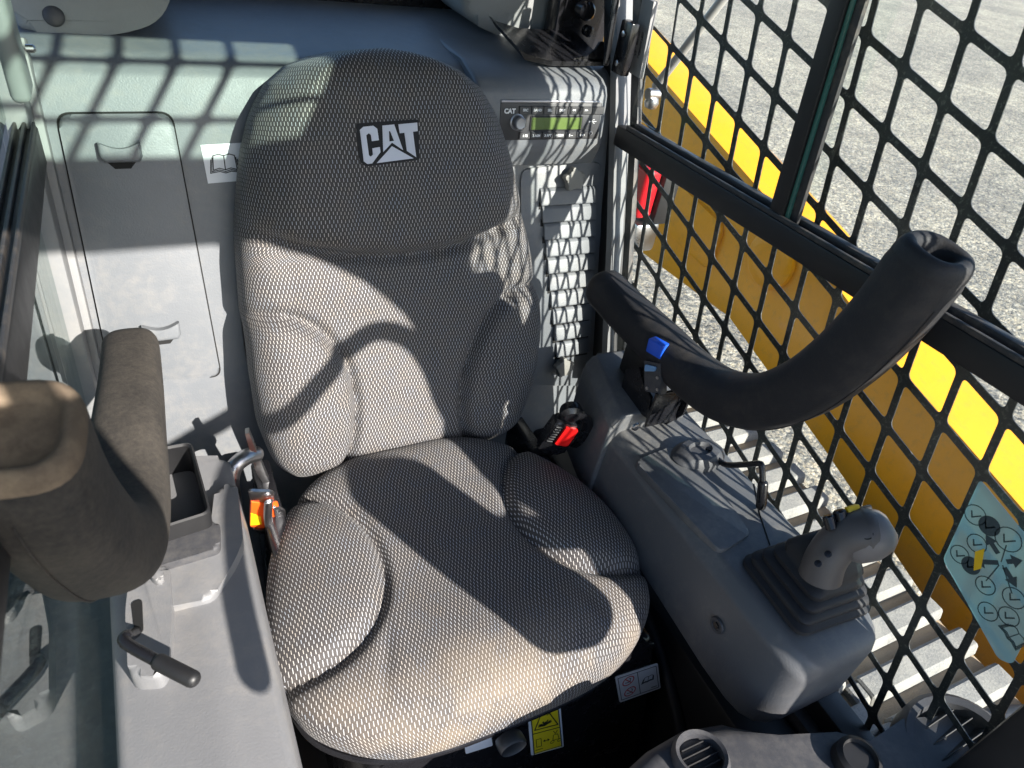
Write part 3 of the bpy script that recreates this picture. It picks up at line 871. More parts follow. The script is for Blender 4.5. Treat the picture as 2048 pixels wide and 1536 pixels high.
vs = grid(bm, lambda i, j: pts_[round(j*NV)][round(i*NU)], NU, NV, lambda i, j: (ulen[round(j*NV)][round(i*NU)], vlen[round(j*NV)]))
# carry the edge backwards so the cushion has a side
border = [vs[j][0] for j in range(NV, -1, -1)] + [vs[0][i] for i in range(1, NU+1)] + [vs[j][NU] for j in range(1, NV+1)]
prev = border; uvl = bm.loops.layers.uv.verify()
for dd_, sc_ in ((.02, 1.0), (.04, .985), (.05, .95)):
    nb = []
    for v in border:
        q = v.co - BO; lx = q.x
        nb.append(bm.verts.new(v.co - BN*dd_ - V((lx*(1-sc_), 0, 0))))
    for a in range(len(border)-1):
        f = bm.faces.new((prev[a], prev[a+1], nb[a+1], nb[a]))
        for lo in f.loops:
            q = lo.vert.co - BO; lo[uvl].uv = (q.x + q.dot(BN)*.7*(1 if q.x > 0 else -1), q.dot(BU))
    prev = nb
back = obj('backrest', bm, M_FAB, seat, 80)
bm = bmesh.new()
ol = [(smw(z)*.93, z) for z in [LB_*k/30 for k in range(2, 30)]]; ol = ol + [(-x, z) for x, z in ol[::-1]]
prism(bm, ol, -.16, -.105, .012, 2, frame(BO, (1, 0, 0), BU, BN), bevsel='caps'); obj('back_shell', bm, M_BLACKM, seat)

# logo patch on the headrest
def bsurf(px, py):
    p = at(px, py, 1, 1.0)
    for _ in range(12):
        q = p - BO; lx, lz = q.x, q.dot(BU)
        s = lx/max(.02, smw(min(LB_, max(0, lz))))
        o = BO + BN*back_h(lx, lz, s)
        p = on(px, py, o, BN)
    q = p - BO; return q.x, q.dot(BU)
tlc = V(bsurf(711, 247)); trc = V(bsurf(836, 240)); blc = V(bsurf(718, 333))
ex = (trc-tlc)/1.4; ey = (tlc-blc)
def pat(cxp, cyp):
    X = (cxp-40)/370*1.4; Y = 1-(cyp-700)/270
    q = blc + ex*X + ey*Y; return q
def patch(name, polys, off, m, parent, hole=None):
    bm = bmesh.new()
    for poly in polys:
        q2 = [pat(*p) for p in poly]
        vsb = [bm.verts.new((q.x, q.y, 0)) for q in q2]
        f = bm.faces.new(vsb)
    bmesh.ops.triangulate(bm, faces=bm.faces[:])
    bmesh.ops.subdivide_edges(bm, edges=bm.edges[:], cuts=3, use_grid_fill=True)
    r = bmesh.ops.extrude_face_region(bm, geom=bm.faces[:])
    topv = [g_ for g_ in r['geom'] if isinstance(g_, bmesh.types.BMVert)]
    tops = set(topv)
    for v in bm.verts:
        lx, lz = v.co.x, v.co.y
        v.co = back_pt(lx, lz, lx/smw(lz), off if v in tops else off-.0012)
    return obj(name, bm, m, parent, 30)
thread = plastic('white_thread', (.62, .64, .72), .7, 1500, .8, 0)
pp = fillet([(40, 700), (412, 694), (402, 958), (70, 974), (40, 930)], 22, 4)
pt = patch('logo_patch', [pp], .0016, simple('patch_black', (.012, .012, .014), .8), back)
C_ = [(58, 740), (80, 722), (138, 719), (160, 740), (164, 812), (122, 815), (120, 776), (108, 764), (92, 776), (97, 902), (108, 912), (121, 900), (121, 860), (166, 855), (167, 888), (112, 956), (84, 957), (64, 938)]
A_ = [(192, 722), (262, 719), (304, 886), (241, 833), (184, 888)]
TRI = [(140, 956), (239, 856), (364, 944)]
T_ = [(287, 720), (400, 715), (400, 770), (371, 772), (381, 938), (327, 893), (320, 775), (292, 777)]
patch('logo_letter', [C_], .0026, thread, pt); patch('logo_letter', [A_], .0026, thread, pt)
patch('logo_triangle', [TRI], .0026, thread, pt); patch('logo_letter', [T_], .0026, thread, pt)
patch('letter_counter', [[(228, 760), (234, 760), (252, 822), (226, 824)]], .0033, simple('patch_black_thread', (.012, .012, .014), .8), pt)

# cushion
SCX = .333
half = [(0, .356), (.10, .358), (.17, .370), (.225, .396), (.268, .438), (.287, .50), (.288, .57), (.270, .66), (.235, .745), (.18, .815), (.10, .855), (0, .862)]
outl = smooth_path([(SCX+x, y, 0) for x, y in half], 8) 
outl = [(p.x, p.y) for p in outl]; outl = outl + [(2*SCX-x, y) for x, y in outl[-2:0:-1]]
CC = V((SCX, .585))
def cush_z(x, y, t):
    z = .440 - .012*math.exp(-(((x-SCX)/.14)**2 + ((y-.6)/.16)**2))
    for sg in (-1, 1):
        z += pillow(x-SCX-sg*.245, y-.635, .132, .154, .029, .013, .07)
        # crease running forward from each bolster
        fx = SCX + sg*(.135+.35*(.52-y)); w = math.exp(-((y-.46)/.05)**2)
        z -= .004*math.exp(-((x-fx)/.010)**2)*w
    fr = max(0, (.47-y)/.13); z -= .030*fr*fr
    z += .010*max(0, min(1, (y-.74)/.08))
    z += .0014*math.sin(x*31+y*17)*math.sin(y*29-x*11)
    z -= .052*(1-math.sqrt(max(0, 1-min(1, t)**7)))
    return z
bm = bmesh.new(); uvl = bm.loops.layers.uv.verify()
NR = 90
rings = []
for k in range(1, NR+1):
    t = 1-(1-k/NR)**1.25
    rings.append([bm.verts.new((CC.x+(x-CC.x)*t, CC.y+(y-CC.y)*t, cush_z(CC.x+(x-CC.x)*t, CC.y+(y-CC.y)*t, t))) for x, y in outl])
n = len(outl); cen = bm.verts.new((CC.x, CC.y, cush_z(CC.x, CC.y, 0)))
for dz, s_ in ((.012, 1.0), (.022, .985), (.030, .95)):
    rings.append([bm.verts.new((CC.x+(v.co.x-CC.x)*s_, CC.y+(v.co.y-CC.y)*s_, v.co.z-dz)) for v in rings[NR-1]])
for a, b in zip(rings[:-1], rings[1:]):
    for k in range(n): bm.faces.new((a[k], a[(k+1) % n], b[(k+1) % n], b[k]))
for k in range(n): bm.faces.new((cen, rings[0][k], rings[0][(k+1) % n]))
for f in bm.faces:
    for lo in f.loops:
        c = lo.vert.co; dr = max(0, .40-c.z)
        r2 = V((c.x-CC.x, c.y-CC.y)); 
        if r2.length > 1e-6: r2.normalize()
        lo[uvl].uv = (c.x + r2.x*dr*.8, c.y + r2.y*dr*.8)
cushion = obj('cushion', bm, M_FAB, seat, 80)

# seat pan, lip, suspension box with stickers
bm = bmesh.new()
pan = [(CC.x+(x-CC.x)*.955, CC.y+(y-CC.y)*.955) for x, y in outl]
prism(bm, pan, .315, .345, .006, 2, None, bevsel='caps'); obj('seat_pan', bm, M_BLACK, seat)
bm = bmesh.new(); rim = [p for p in pan if p[1] < .50]
rim = sorted(rim, key=lambda p: p[0])
tube(bm, [(CC.x+(x-CC.x)*1.012, CC.y+(y-CC.y)*1.02-.001, .338) for x, y in rim], .0045, 8); obj('front_lip', bm, M_BLACK, seat)
BX = frame((0, .372, .20), (1, 0, 0), (0, .16, .987), (0, -.987, .16))      # front face of the suspension box: x, up, out
bm = bmesh.new()
prism(bm, fillet([(-.20+SCX, .10), (-.22+SCX, -.20), (.30+SCX, -.20), (.262+SCX, .16), (.0+SCX, .14)], .02), -.34, 0, .012, 3, BX, bevsel='caps')
basebox = obj('suspension_box', bm, M_BLACK, seat)
BXO = V((0, .372, .20)); BXU = V((0, .16, .987)).normalized(); BXN = V((0, -.987, .16)).normalized()
def bxp(px, py):
    p = on(px, py, BXO + BXN*.002, BXN); q = p - BXO; return q.x, q.dot(BXU)
def sticker(name, corners, m, label, r=.004):
    pts = fillet([bxp(*c) for c in corners], r, 4)
    bm = bmesh.new(); prism(bm, pts, .0005, .0014, 0, 1, BX); o = obj(name, bm, m, basebox); tag(o, label)
    return o
ws = sticker('pictogram_sticker', [(1231, 1355), (1316, 1327), (1322, 1377), (1240, 1406)], M_WHITE, 'white sticker with two red prohibition signs and a manual symbol')
def quad(cs):
    q = [V(bxp(*c)) for c in cs]
    return lambda u, v: tuple((q[0]*(1-u)+q[1]*u)*(1-v) + (q[3]*(1-u)+q[2]*u)*v)
Q = quad([(1231, 1355), (1316, 1327), (1322, 1377), (1240, 1406)])
MB_ = BX @ Matrix.Translation((0, 0, .0015))
bm = bmesh.new(); stroke(bm, [Q(.05, .08), Q(.95, .08), Q(.95, .92), Q(.05, .92)], .0011, M=MB_, closed=True); stroke(bm, [Q(.5, .08), Q(.5, .92)], .0011, M=MB_)
stroke(bm, [Q(.78, .84), Q(.90, .84)], .0014, M=MB_)
for cyv in (.29, .70):
    c = Q(.27, cyv); stroke(bm, [(c[0]-.005, c[1]-.003), (c[0]+.004, c[1]-.004), (c[0]+.004, c[1]+.004), (c[0]+.001, c[1]+.006)], .001, M=MB_)
obj('border_lines', bm, M_INK, ws)
bm = bmesh.new()
for cyv in (.29, .70):
    c = Q(.27, cyv); stroke(bm, circ(c[0], c[1], .0105, 22), .0017, M=MB_, closed=True); stroke(bm, [(c[0]-.007, c[1]+.007), (c[0]+.007, c[1]-.007)], .0016, M=MB_)
obj('prohibition_signs', bm, M_REDINK, ws)
c = Q(.73, .46); obj('book_symbol', book(MB_ @ Matrix.Translation((c[0], c[1], 0)), .017), M_INK, ws)

ysc = [(1058, 1412), (1117, 1399), (1126, 1492), (1066, 1510)]
ysw = sticker('warning_sticker', [(1054, 1412), (1120, 1396), (1128, 1494), (1063, 1512)], M_WHITE, 'yellow warning sticker with explosion triangle', .003)
Q = quad(ysc)
bm = bmesh.new(); prism(bm, [Q(.06, 0), Q(.94, 0), Q(.94, 1), Q(.06, 1)], .0014, .0018, 0, 1, BX); obj('yellow_field', bm, M_YELLOWST, ysw)
MB2 = BX @ Matrix.Translation((0, 0, .0019))
bm = bmesh.new()
stroke(bm, [Q(.5, .07), Q(.90, .50), Q(.12, .50)], .0019, M=MB2, closed=True)
stroke(bm, [Q(.04, 0), Q(.04, 1)], .0016, M=MB2); stroke(bm, [Q(.96, 0), Q(.96, 1)], .0016, M=MB2); stroke(bm, [Q(.05, .57), Q(.95, .57)], .0016, M=MB2); stroke(bm, [Q(.05, .98), Q(.95, .98)], .0010, M=MB2)
for k in range(9):
    a = PI*k/8; c = Q(.46, .45); stroke(bm, [c, (c[0]+.0105*math.cos(a), c[1]+.0105*(.35+.65*math.sin(a))*(1 if k % 2 else .7))], .0026, M=MB2)
for r in (.004, .0062, .0084):
    c = Q(.55, .20); stroke(bm, [(c[0]+r*math.cos(a), c[1]+r*math.sin(a)) for a in (-1.3, -.7, -.1, .4)], .0009, M=MB2)
stroke(bm, [Q(.14, .70), Q(.30, .70), Q(.30, .86), Q(.14, .86)], .0009, M=MB2, closed=True)
stroke(bm, [Q(.38, .77), Q(.56, .77)], .0012, M=MB2); 
for u0, u1 in ((.36, .43), (.58, .51)): prism(bm, [Q(u0, .77), Q(u1, .74), Q(u1, .80)][::(1 if u0 > .5 else -1)], 0, .0003, M=MB2)
for u in (.66, .90): stroke(bm, circ(*Q(u, .84), .0034, 12), .0009, M=MB2, closed=True)
stroke(bm, [Q(.68, .81), Q(.72, .70), Q(.86, .70), Q(.89, .81)], .0009, M=MB2, closed=True); stroke(bm, [Q(.73, .62), Q(.79, .68), Q(.86, .62)], .0009, M=MB2)
stroke(bm, [Q(.10, .92), Q(.32, .92)], .0012, M=MB2)
obj('symbol_lines', bm, M_INK, ysw)
bm = bmesh.new(); wt = [bxp(928, 1484), bxp(982, 1468), bxp(986, 1492), bxp(932, 1509)]
prism(bm, fillet(wt, .003), .0005, .0014, 0, 1, BX); o = obj('blank_label', bm, M_WHITE, basebox); tag(o, 'blank white label below the cushion edge')
# steel pull ring beside it
p = BX @ V((*bxp(1010, 1462), .022))
bm = bmesh.new()
R0 = [ (p + BXU*(.014*math.sin(a)) + V((.020*math.cos(a), 0, 0))) for a in [2*PI*k/28 for k in range(29)]]
tube(bm, R0, [(.0105, .0016)]*29, 8, side=BXN, ball=(False, False)); obj('pull_loop', bm, M_STEEL if False else simple('dull_zinc', (.20, .20, .20), .4, .7, None, .5, .2), seat)

bm = bmesh.new(); box(bm, .075, .105, .66, .87, .10, .44, .006); obj('side_plate', bm, M_BLACK, seat)
bm = bmesh.new(); box(bm, .55, .58, .66, .87, .10, .42, .006); obj('side_plate', bm, M_BLACK, seat)
# ---- seat belt parts
rb = thing('seat_belt_buckle', 'black seat belt buckle with red release button beside the right hip', 'buckle', loc=(.615, .74, .38))
p = at(1122, 862, 1, .735)
ax = V((.12, -.25, .96)).normalized(); sx = V((.93, -.30, -.18)); sx = (sx - ax*sx.dot(ax)).normalized(); nn = sx.cross(ax)
if nn.y > 0: nn = -nn; 
MK = frame(p, sx, ax, nn)
bm = bmesh.new(); prism(bm, fillet([(-.026, -.055), (.026, -.055), (.024, .035), (-.024, .035)], .010), -.014, .012, .005, 3, MK, bevsel='caps'); obj('body', bm, M_BLACK, rb)
bm = bmesh.new(); prism(bm, fillet([(-.006, -.020), (.020, -.020), (.018, .030), (-.006, .030)], .003), .008, .017, .002, 2, MK, bevsel='caps'); obj('release_button', bm, M_RED, rb)
bm = bmesh.new()
for k in range(7): box(bm, -.022, -.010, -.020+k*.007, -.016+k*.007, .010, .0145, .0008, 1, MK)
obj('grip_ribs', bm, M_BLACK, rb)
bm = bmesh.new(); lathe(bm, [(.018, -.012), (.020, -.006), (.020, .004), (.012, .010)], MK @ Matrix.Translation((-.004, .052, 0)), 20); obj('pivot', bm, M_BLACK, rb)
bm = bmesh.new(); tube(bm, smooth_path([MK @ V((.010, .055, .0)), MK @ V((.035, .035, .004)), MK @ V((.045, -.015, .002)), MK @ V((.052, -.05, -.01))], 5), [(.003, .010)]*16, 10, side=nn); obj('stalk', bm, M_BLACK, rb)
bm = bmesh.new(); tube(bm, [MK @ V((0, -.05, 0)), MK @ V((-.005, -.17, -.02))], [(.020, .003)]*2, 10, side=sx); obj('webbing', bm, M_BLACKM, rb)

lb_ = thing('seat_belt_latch', 'orange seat belt webbing with steel latch tongue left of the seat', 'seat belt', loc=(.06, .72, .3))
p = at(527, 1026, 1, .735)
ax = V((.02, -.38, .92)).normalized(); sx = V((1, 0, 0)); sx = (sx-ax*sx.x).normalized(); nn = sx.cross(ax)
if nn.y > 0: nn = -nn
MK = frame(p, sx, ax, nn) @ Matrix.Scale(1.45, 4)
bm = bmesh.new(); box(bm, -.018, .020, -.045, .030, -.006, .002, .002, 2, MK); web = obj('webbing', bm, M_ORANGE, lb_)
bm = bmesh.new(); prism(bm, [(-.018, -.036), (-.002, -.030), (-.004, -.006), (-.018, .000)], .002, .0032, 0, 1, MK); prism(bm, [(.012, -.030), (.020, -.026), (.020, -.008), (.012, -.012)], .002, .0032, 0, 1, MK); obj('yellow_tag', bm, M_AMBER, web)
bm = bmesh.new(); tube(bm, smooth_path([MK @ V((.004, .045, .006)), MK @ V((.003, .02, .012)), MK @ V((.006, -.01, .011)), MK @ V((.010, -.045, .009))], 4), [(.0065, .004)]*13, 10, side=sx); obj('latch_bar', bm, M_STEEL, lb_)
bm = bmesh.new(); prism(bm, fillet([(.012, .03), (.030, .02), (.034, -.008), (.022, -.014), (.016, .0)], .004), .0, .004, .001, 1, MK); obj('tongue', bm, M_STEEL, lb_)
bm = bmesh.new(); prism(bm, fillet([(-.022, .055), (.012, .062), (.016, .034), (-.018, .028)], .006), -.004, .0, .001, 1, MK); obj('guide', bm, M_STEEL, lb_)
bm = bmesh.new(); prism(bm, fillet([(-.016, -.046), (.022, -.046), (.018, -.060), (-.008, -.058)], .006), -.004, .004, .001, 1, MK); obj('guide', bm, M_STEEL, lb_)

at_ = thing('belt_anchor', 'bent steel tube and bracket behind the left seat bolster', 'anchor', loc=(.05, .80, .4))
bm = bmesh.new(); tube(bm, smooth_path([at(468, 1010, 1, .80), at(462, 965, 1, .80), at(468, 935, 1, .805), at(490, 915, 1, .815), at(512, 908, 1, .825)], 6), .0125, 16); obj('bent_tube', bm, M_STEEL, at_)
bm = bmesh.new()
q = [at(x, y, 1, .815) for x, y in ((490, 868), (498, 866), (530, 945), (548, 985), (538, 985), (512, 945))]
n0 = V((0, -1, 0))
va = [bm.verts.new(v) for v in q]; vb = [bm.verts.new(v + V((.002, .012, 0))) for v in q]
bm.faces.new(va); bm.faces.new(vb[::-1])
for k in range(6): bm.faces.new((va[k], vb[k], vb[(k+1) % 6], va[(k+1) % 6]))
obj('bracket', bm, M_STEEL, at_, 20)

# ================================================================== CONSOLES
XZ = frame((0, 0, 0), (1, 0, 0), (0, 0, 1), (0, 1, 0))       # polygon (x,z) extruded along y
# ---- right console
rc = thing('right_console', 'grey armrest console carrying the joystick beside the right guard', 'console', loc=(.68, .5, .3))
bm = bmesh.new(); rings = []
for (y, ins, zb) in ((.66, .0, .40), (.60, .0, .40), (.45, .0, .395), (.32, .0, .385), (.265, .001, .385), (.240, .004, .388), (.222, .010, .396), (.210, .018, .408), (.203, .028, .422), (.200, .040, .438)):
    xl_, xr_, zt = .620+ins, .786-ins, .553-ins*.75
    sec = fillet([(xl_-.006, zb), (xl_, zt-.022), (xl_+.016, zt), (xr_, zt), (xr_, zb)], .006, 3)
    rings.append([bm.verts.new((x, y, z)) for x, z in sec])
for a, b in zip(rings[:-1], rings[1:]):
    for k in range(len(a)): bm.faces.new((a[k], a[(k+1) % len(a)], b[(k+1) % len(a)], b[k]))
bm.faces.new(rings[0]); bm.faces.new(rings[-1][::-1])
obj('body', bm, M_CONS_SHADED, rc)
bm = bmesh.new()
prism(bm, fillet([(.606, .40), (.614, .566), (.632, .588), (.772, .588), (.772, .40)], .005, 3), .655, .805, .006, 3, XZ, bevsel='caps')
for v in bm.verts:
    if v.co.y > .7: v.co.x += (v.co.y-.7)*.30*(1 if v.co.x < .68 else 0)
    if v.co.z > .5: v.co.z += (v.co.y-.68)*.10
obj('rear_block', bm, M_CONS_SHADED, rc)
bm = bmesh.new()      # raised trim on the top
tp = [at(x, y, 2, .555) for x, y in ((1268, 925), (1345, 895), (1440, 985), (1502, 1070), (1440, 1108))]
prism(bm, fillet([(p.x, p.y) for p in tp], .012), .545, .5595, .004, 2, None, bevsel='caps'); obj('top_trim', bm, M_CONS_SHADED, rc)
bm = bmesh.new(); tube(bm, [at(1508, 968, 2, .5535), at(1520, 1030, 2, .5535), at(1540, 1090, 2, .5535)], .0009, 6); obj('shell_seam', bm, M_HOLE, rc)
bm = bmesh.new()
s0 = at(1435, 1250, 0, .617)
lathe(bm, [(.013, 0), (.012, .0025), (.008, .0025), (.007, .001)], frame((.6165, s0.y, s0.z), (0, 1, 0), (0, 0, 1), (-1, 0, 0)), 20); sc1 = obj('screw_boss', bm, M_DARKCONS, rc)
bm = bmesh.new(); lathe(bm, [(.0055, .0012), (.005, .0032)], frame((.6165, s0.y, s0.z), (0, 1, 0), (0, 0, 1), (-1, 0, 0)), 6); obj('bolt', bm, M_BLACK, sc1)
bm = bmesh.new(); s1 = at(1262, 842, 1, .572); lathe(bm, [(.007, 0), (.006, .003), (.003, .004)], frame((s1.x, .560, s1.z), (1, 0, 0), (0, 0, 1), (0, -1, 0)), 14); obj('screw', bm, M_STEEL, rc)
bm = bmesh.new()      # lever pocket
pk = at(1400, 900, 2, .57); lathe(bm, [(.044, -.03), (.040, -.008), (.030, .002), (.018, .004), (.014, -.002)], frame(pk, (1.25, 0, 0), (0, .8, 0), (0, 0, 1)), 28); obj('lever_pocket', bm, M_DARKCONS, rc)

rl = thing('park_lever', 'thin black bent lever rising from the right console', 'lever', loc=tuple(at(1400, 905, 0, .735)))
bm = bmesh.new()
lp = [at(1400, 912, 0, .735), at(1418, 902, 0, .745), at(1448, 928, 0, .752), at(1490, 929, 0, .752), at(1518, 927, 0, .752), at(1524, 936, 0, .752), at(1525, 975, 0, .752), at(1524, 982, 0, .752)]
tube(bm, smooth_path(lp, 5), .0048, 12); obj('rod', bm, M_BLACK, rl)
bm = bmesh.new(); tube(bm, [at(1526, 968, 0, .752), at(1522, 1012, 0, .752)], .0078, 14); obj('grip', bm, M_BLACK, rl)

# ---- joystick
jy = thing('joystick', 'grey brown joystick with yellow button on a black ribbed boot', 'joystick', loc=(.715, .305, .555))
jc = V((.716, .304, .556))
ang = math.radians(-3)
levels = [(.066, .064, 0), (.066, .064, .006), (.060, .058, .010), (.062, .060, .016), (.060, .058, .020), (.053, .052, .023), (.055, .053, .030), (.052, .050, .034), (.046, .045, .036), (.048, .046, .044), (.044, .043, .049), (.040, .040, .052), (.040, .039, .060), (.034, .034, .070), (.028, .028, .080), (.022, .022, .088)]
bm = bmesh.new(); rings = []
for i, (a, b_, z) in enumerate(levels):
    r = .016 if i < 12 else .012
    lean_ = V((.10*z, .02*z, 0))
    pts = rrect(2*a, 2*b_, min(r, a*.95), 6)
    rings.append([bm.verts.new(jc + lean_ + V((p[0]*math.cos(ang)-p[1]*math.sin(ang), p[0]*math.sin(ang)+p[1]*math.cos(ang), z))) for p in pts])
for a, b in zip(rings[:-1], rings[1:]):
    for k in range(len(a)): bm.faces.new((a[k], a[(k+1) % len(a)], b[(k+1) % len(a)], b[k]))
bm.faces.new(rings[0][::-1]); bm.faces.new(rings[-1])
bmesh.ops.subdivide_edges
obj('boot', bm, M_RUBBER, jy, 50)
gp0 = at(1645, 1145, 2, .622); gax = V((.42, -.02, 1)).normalized(); hv = V((.85, -.40, .10)).normalized()
jp = [at(1640, 1152, 2, .618), at(1652, 1118, 2, .644), at(1676, 1086, 2, .668), at(1706, 1068, 2, .686), at(1728, 1064, 2, .692)]
bm = bmesh.new()
tube(bm, smooth_path(jp, 5), [.0265-.002*math.sin(k/20*PI)+.004*(k/20)**2 for k in range(21)], 24, ball=(False, True)); obj('grip', bm, M_JOY, jy, 60)
hc = at(1740, 1068, 2, .690)
bm = bmesh.new(); ha = (jp[-1]-jp[-3]).normalized()
tube(bm, [hc-ha*.016, hc-ha*.006, hc+ha*.004], [.0305, .0325, .031], 26); hd = obj('head', bm, simple('joystick_head_plastic', (.17, .155, .15), .35, 0, None, .5, .08), jy, 60)
bm = bmesh.new()
hup = V((-.05, .75, .65)).normalized()
pb = on(1712, 1022, hc + hup*.027, hup)
def pud(name, p, m, r, h, parent=hd, sq=False):
    bm = bmesh.new(); zx = hup; xx = (hv-hup*hv.dot(hup)).normalized(); M = frame(p, xx, zx.cross(xx), zx)
    if sq: box(bm, -r*1.3, r*1.3, -r*.7, r*.7, -.01, h, .002, 2, M)
    else: lathe(bm, [(r, -.012), (r, h*.6), (r*.7, h)], M, 18)
    return obj(name, bm, m, parent)
pud('yellow_button', hc-hv*.012+hup*.028, M_AMBER, .0065, .008, sq=True)
pud('black_rocker', hc+hv*.004+hup*.030, M_BLACK, .006, .006, sq=True)
pud('thumb_roller', hc-hv*.030+hup*.024, M_BLACK, .0085, .006)
pud('thumb_roller', hc-hv*.046+hup*.018, M_BLACK, .0075, .005)
hp = on(1731, 1079, hc+hv*.012+V((0, -.028, 0)), V((-.3, -.8, .5)).normalized())
bm = bmesh.new(); nn = (CAM-hp).normalized(); xx = nn.orthogonal().normalized()
lathe(bm, [(.0075, -.006), (.0072, .0), (.006, .0005), (.005, -.003)], frame(hc-hv*.004+nn*.0318, xx, nn.cross(xx), nn), 18); obj('front_port', bm, M_HOLE, hd)
bm = bmesh.new(); box(bm, -.012, .012, -.006, .006, -.006, .006, .003, 2, frame(hc+hv*.006-gax*.034, hv, hv.cross(gax), gax)); obj('trigger', bm, M_BLACK, hd)
for k, (a, b_) in enumerate(((1656, 1108), (1636, 1127))):
    q = on(a, b_, gp0+gax*.02+V((-.004, -.024, .008)), V((-.2, -.85, .4)).normalized())
    bm = bmesh.new(); n2 = (CAM-q).normalized(); xx = n2.orthogonal().normalized(); lathe(bm, [(.0045, -.006), (.0042, .001), (.0028, .0012)], frame(q, xx, n2.cross(xx), n2), 14); obj('grip_screw', bm, M_BLACK, jy)

# ---- handles (same moulding both sides, mirrored)
MID = .318
hp_ = [(.857, .700), (.80, .694), (.70, .692), (.615, .690), (.545, .703), (.485, .742), (.437, .805), (.405, .880), (.386, .955), (.377, 1.020)]
def handle_path(xs):
    return [V((xs + .0, y, z)) for y, z in hp_]
def make_handle(name, label, xc, m, splay, endp, mcap, path=None, pw=2.5):
    t = thing(name, label, 'handle', loc=(xc, .62, .62))
    P = smooth_path(path or handle_path(xc), 7); n_ = len(P)
    if not path:
        for k, p in enumerate(P): p.x += splay*math.sin(min(1, k/(n_-1)/.55)*PI/2)
    rad = []
    for k in range(n_):
        f = k/(n_-1)
        ra = .036 + (.003 if splay > 0 else .001)*f; rb_ = .034 + .006*math.sin(min(1, f*1.25)*PI*.5)
        if f > .97: ra *= .97; rb_ *= .97
        if path: ra = .033 + .007*math.exp(-((f-.5)/.28)**2) + .002*f; rb_ = .029 + .011*min(1, f*1.6)
        rad.append((ra, rb_))
    bm = bmesh.new()
    rings = tube(bm, P, rad, 32, side=(1, 0, 0), ball=(True, False), cap=False, power=pw)
    # rear cap
    bm.faces.new(rings[0][::-1])
    # recessed end face
    T_ = (P[-1]-P[-2]).normalized(); foam_ring = [v.co.copy() for v in rings[-1]]
    bc = bmesh.new(); prev = [bc.verts.new(c_) for c_ in foam_ring]
    cc_ = sum(foam_ring, V())/32
    for (s_, d_) in endp:
        nr = [bc.verts.new(cc_ + (c_-cc_)*s_ + T_*d_) for c_ in foam_ring]
        for k in range(32): bc.faces.new((prev[k], prev[(k+1) % 32], nr[(k+1) % 32], nr[k]))
        prev = nr
    bc.faces.new(prev)
    obj('foam_grip', bm, m, t, 70)
    obj('end_cap', bc, mcap, t, 70)
    # moulding seam along the inside
    bm = bmesh.new()
    sg = -1
    tube(bm, [p + V((0, 0, 0)) + (V((0, 0, 1)).cross(V((1, 0, 0)))*0) + V((-.0, 0, .0)) + ((P[min(k+1, n_-1)]-P[max(k-1, 0)]).normalized().cross(V((1, 0, 0))))*(-(rad[k][1]*.995)) + V((-.010, 0, 0)) for k, p in enumerate(P) if 4 < k < n_-4], .0009, 6); obj('mould_seam', bm, m, t)
    return t
hr = make_handle('grab_handle', 'black curved foam hand rest above the right console', .69, M_HAND, .020, ((.985, .005), (.94, .011), (.86, .0155), (.74, .017), (.60, .0155), (.50, .011), (.44, .002), (.38, -.008), (.2, -.010)), M_HAND)
hl = make_handle('grab_handle', 'dusty black curved foam hand rest above the left console', 2*MID-.69, M_HANDDUST, -.036, ((.985, .005), (.94, .010), (.86, .014), (.76, .0145), (.68, .011), (.63, .0065), (.55, .005), (.25, .0055)), M_TAN, [(-.055, .857, .698), (-.058, .76, .712), (-.064, .66, .722), (-.071, .57, .720), (-.079, .50, .740), (-.086, .445, .795), (-.0905, .41, .865), (-.092, .388, .925), (-.092, .376, .982)], 3.0)

for h_, x_ in ((hl, -.085), (hr, .690)):
    bm = bmesh.new(); box(bm, x_, x_+.026, .705, .765, .545, .690, .004, 2); obj('support_post', bm, M_BLACKM, h_)
# black bracket with switch under the right handle
br = thing('handle_bracket', 'black steel bracket with blue connector under the right hand rest', 'bracket', loc=(.70, .66, .55))
def bp(px, py, x): return at(px, py, 0, x)
def plate(pts, th, m, name, parent=br, hole=None):
    bm = bmesh.new()
    va = [bm.verts.new(p) for p in pts]; vb = [bm.verts.new(p + V(th)) for p in pts]
    bm.faces.new(va); bm.faces.new(vb[::-1]); n_ = len(pts)
    for k in range(n_): bm.faces.new((va[k], vb[k], vb[(k+1) % n_], va[(k+1) % n_]))
    bmesh.ops.triangulate(bm, faces=[f for f in bm.faces if len(f.verts) > 4])
    return obj(name, bm, m, parent, 20)
inner = [bp(x, y, .668) for x, y in ((1252, 738), (1243, 775), (1262, 812), (1295, 838), (1302, 795), (1285, 765), (1278, 735))]
plate(inner, (.004, 0, 0), M_BLACK, 'inner_plate')
outer = [bp(x, y, .725) for x, y in ((1305, 790), (1300, 845), (1330, 850), (1365, 830), (1392, 765), (1375, 755), (1362, 775), (1335, 790))]
plate(outer, (.004, 0, 0), M_BLACK, 'outer_plate')
bm = bmesh.new(); a = bp(1255, 745, .668); b_ = bp(1297, 838, .668)
box(bm, .664, .73, b_.y-.004, b_.y+.002, .575, .645, .002); obj('front_web', bm, M_BLACK, br)
hh = bp(1343, 803, .7238); bm = bmesh.new(); lathe(bm, [(.007, 0), (.0068, .0008)], frame((.724, hh.y, hh.z), (0, 1, 0), (0, 0, 1), (-1, 0, 0)), 18); obj('plate_hole', bm, simple('hole_pale', (.6, .6, .55), .8), br)
q = bp(1318, 668, .70)
bm = bmesh.new(); box(bm, -.010, .030, -.06, .05, -.02, .012, .004, 2, frame(q+V((.0, -.0, -.005)), (1, 0, 0), (0, 1, -.1), (0, .1, 1))); obj('mount_channel', bm, M_BLACK, br)
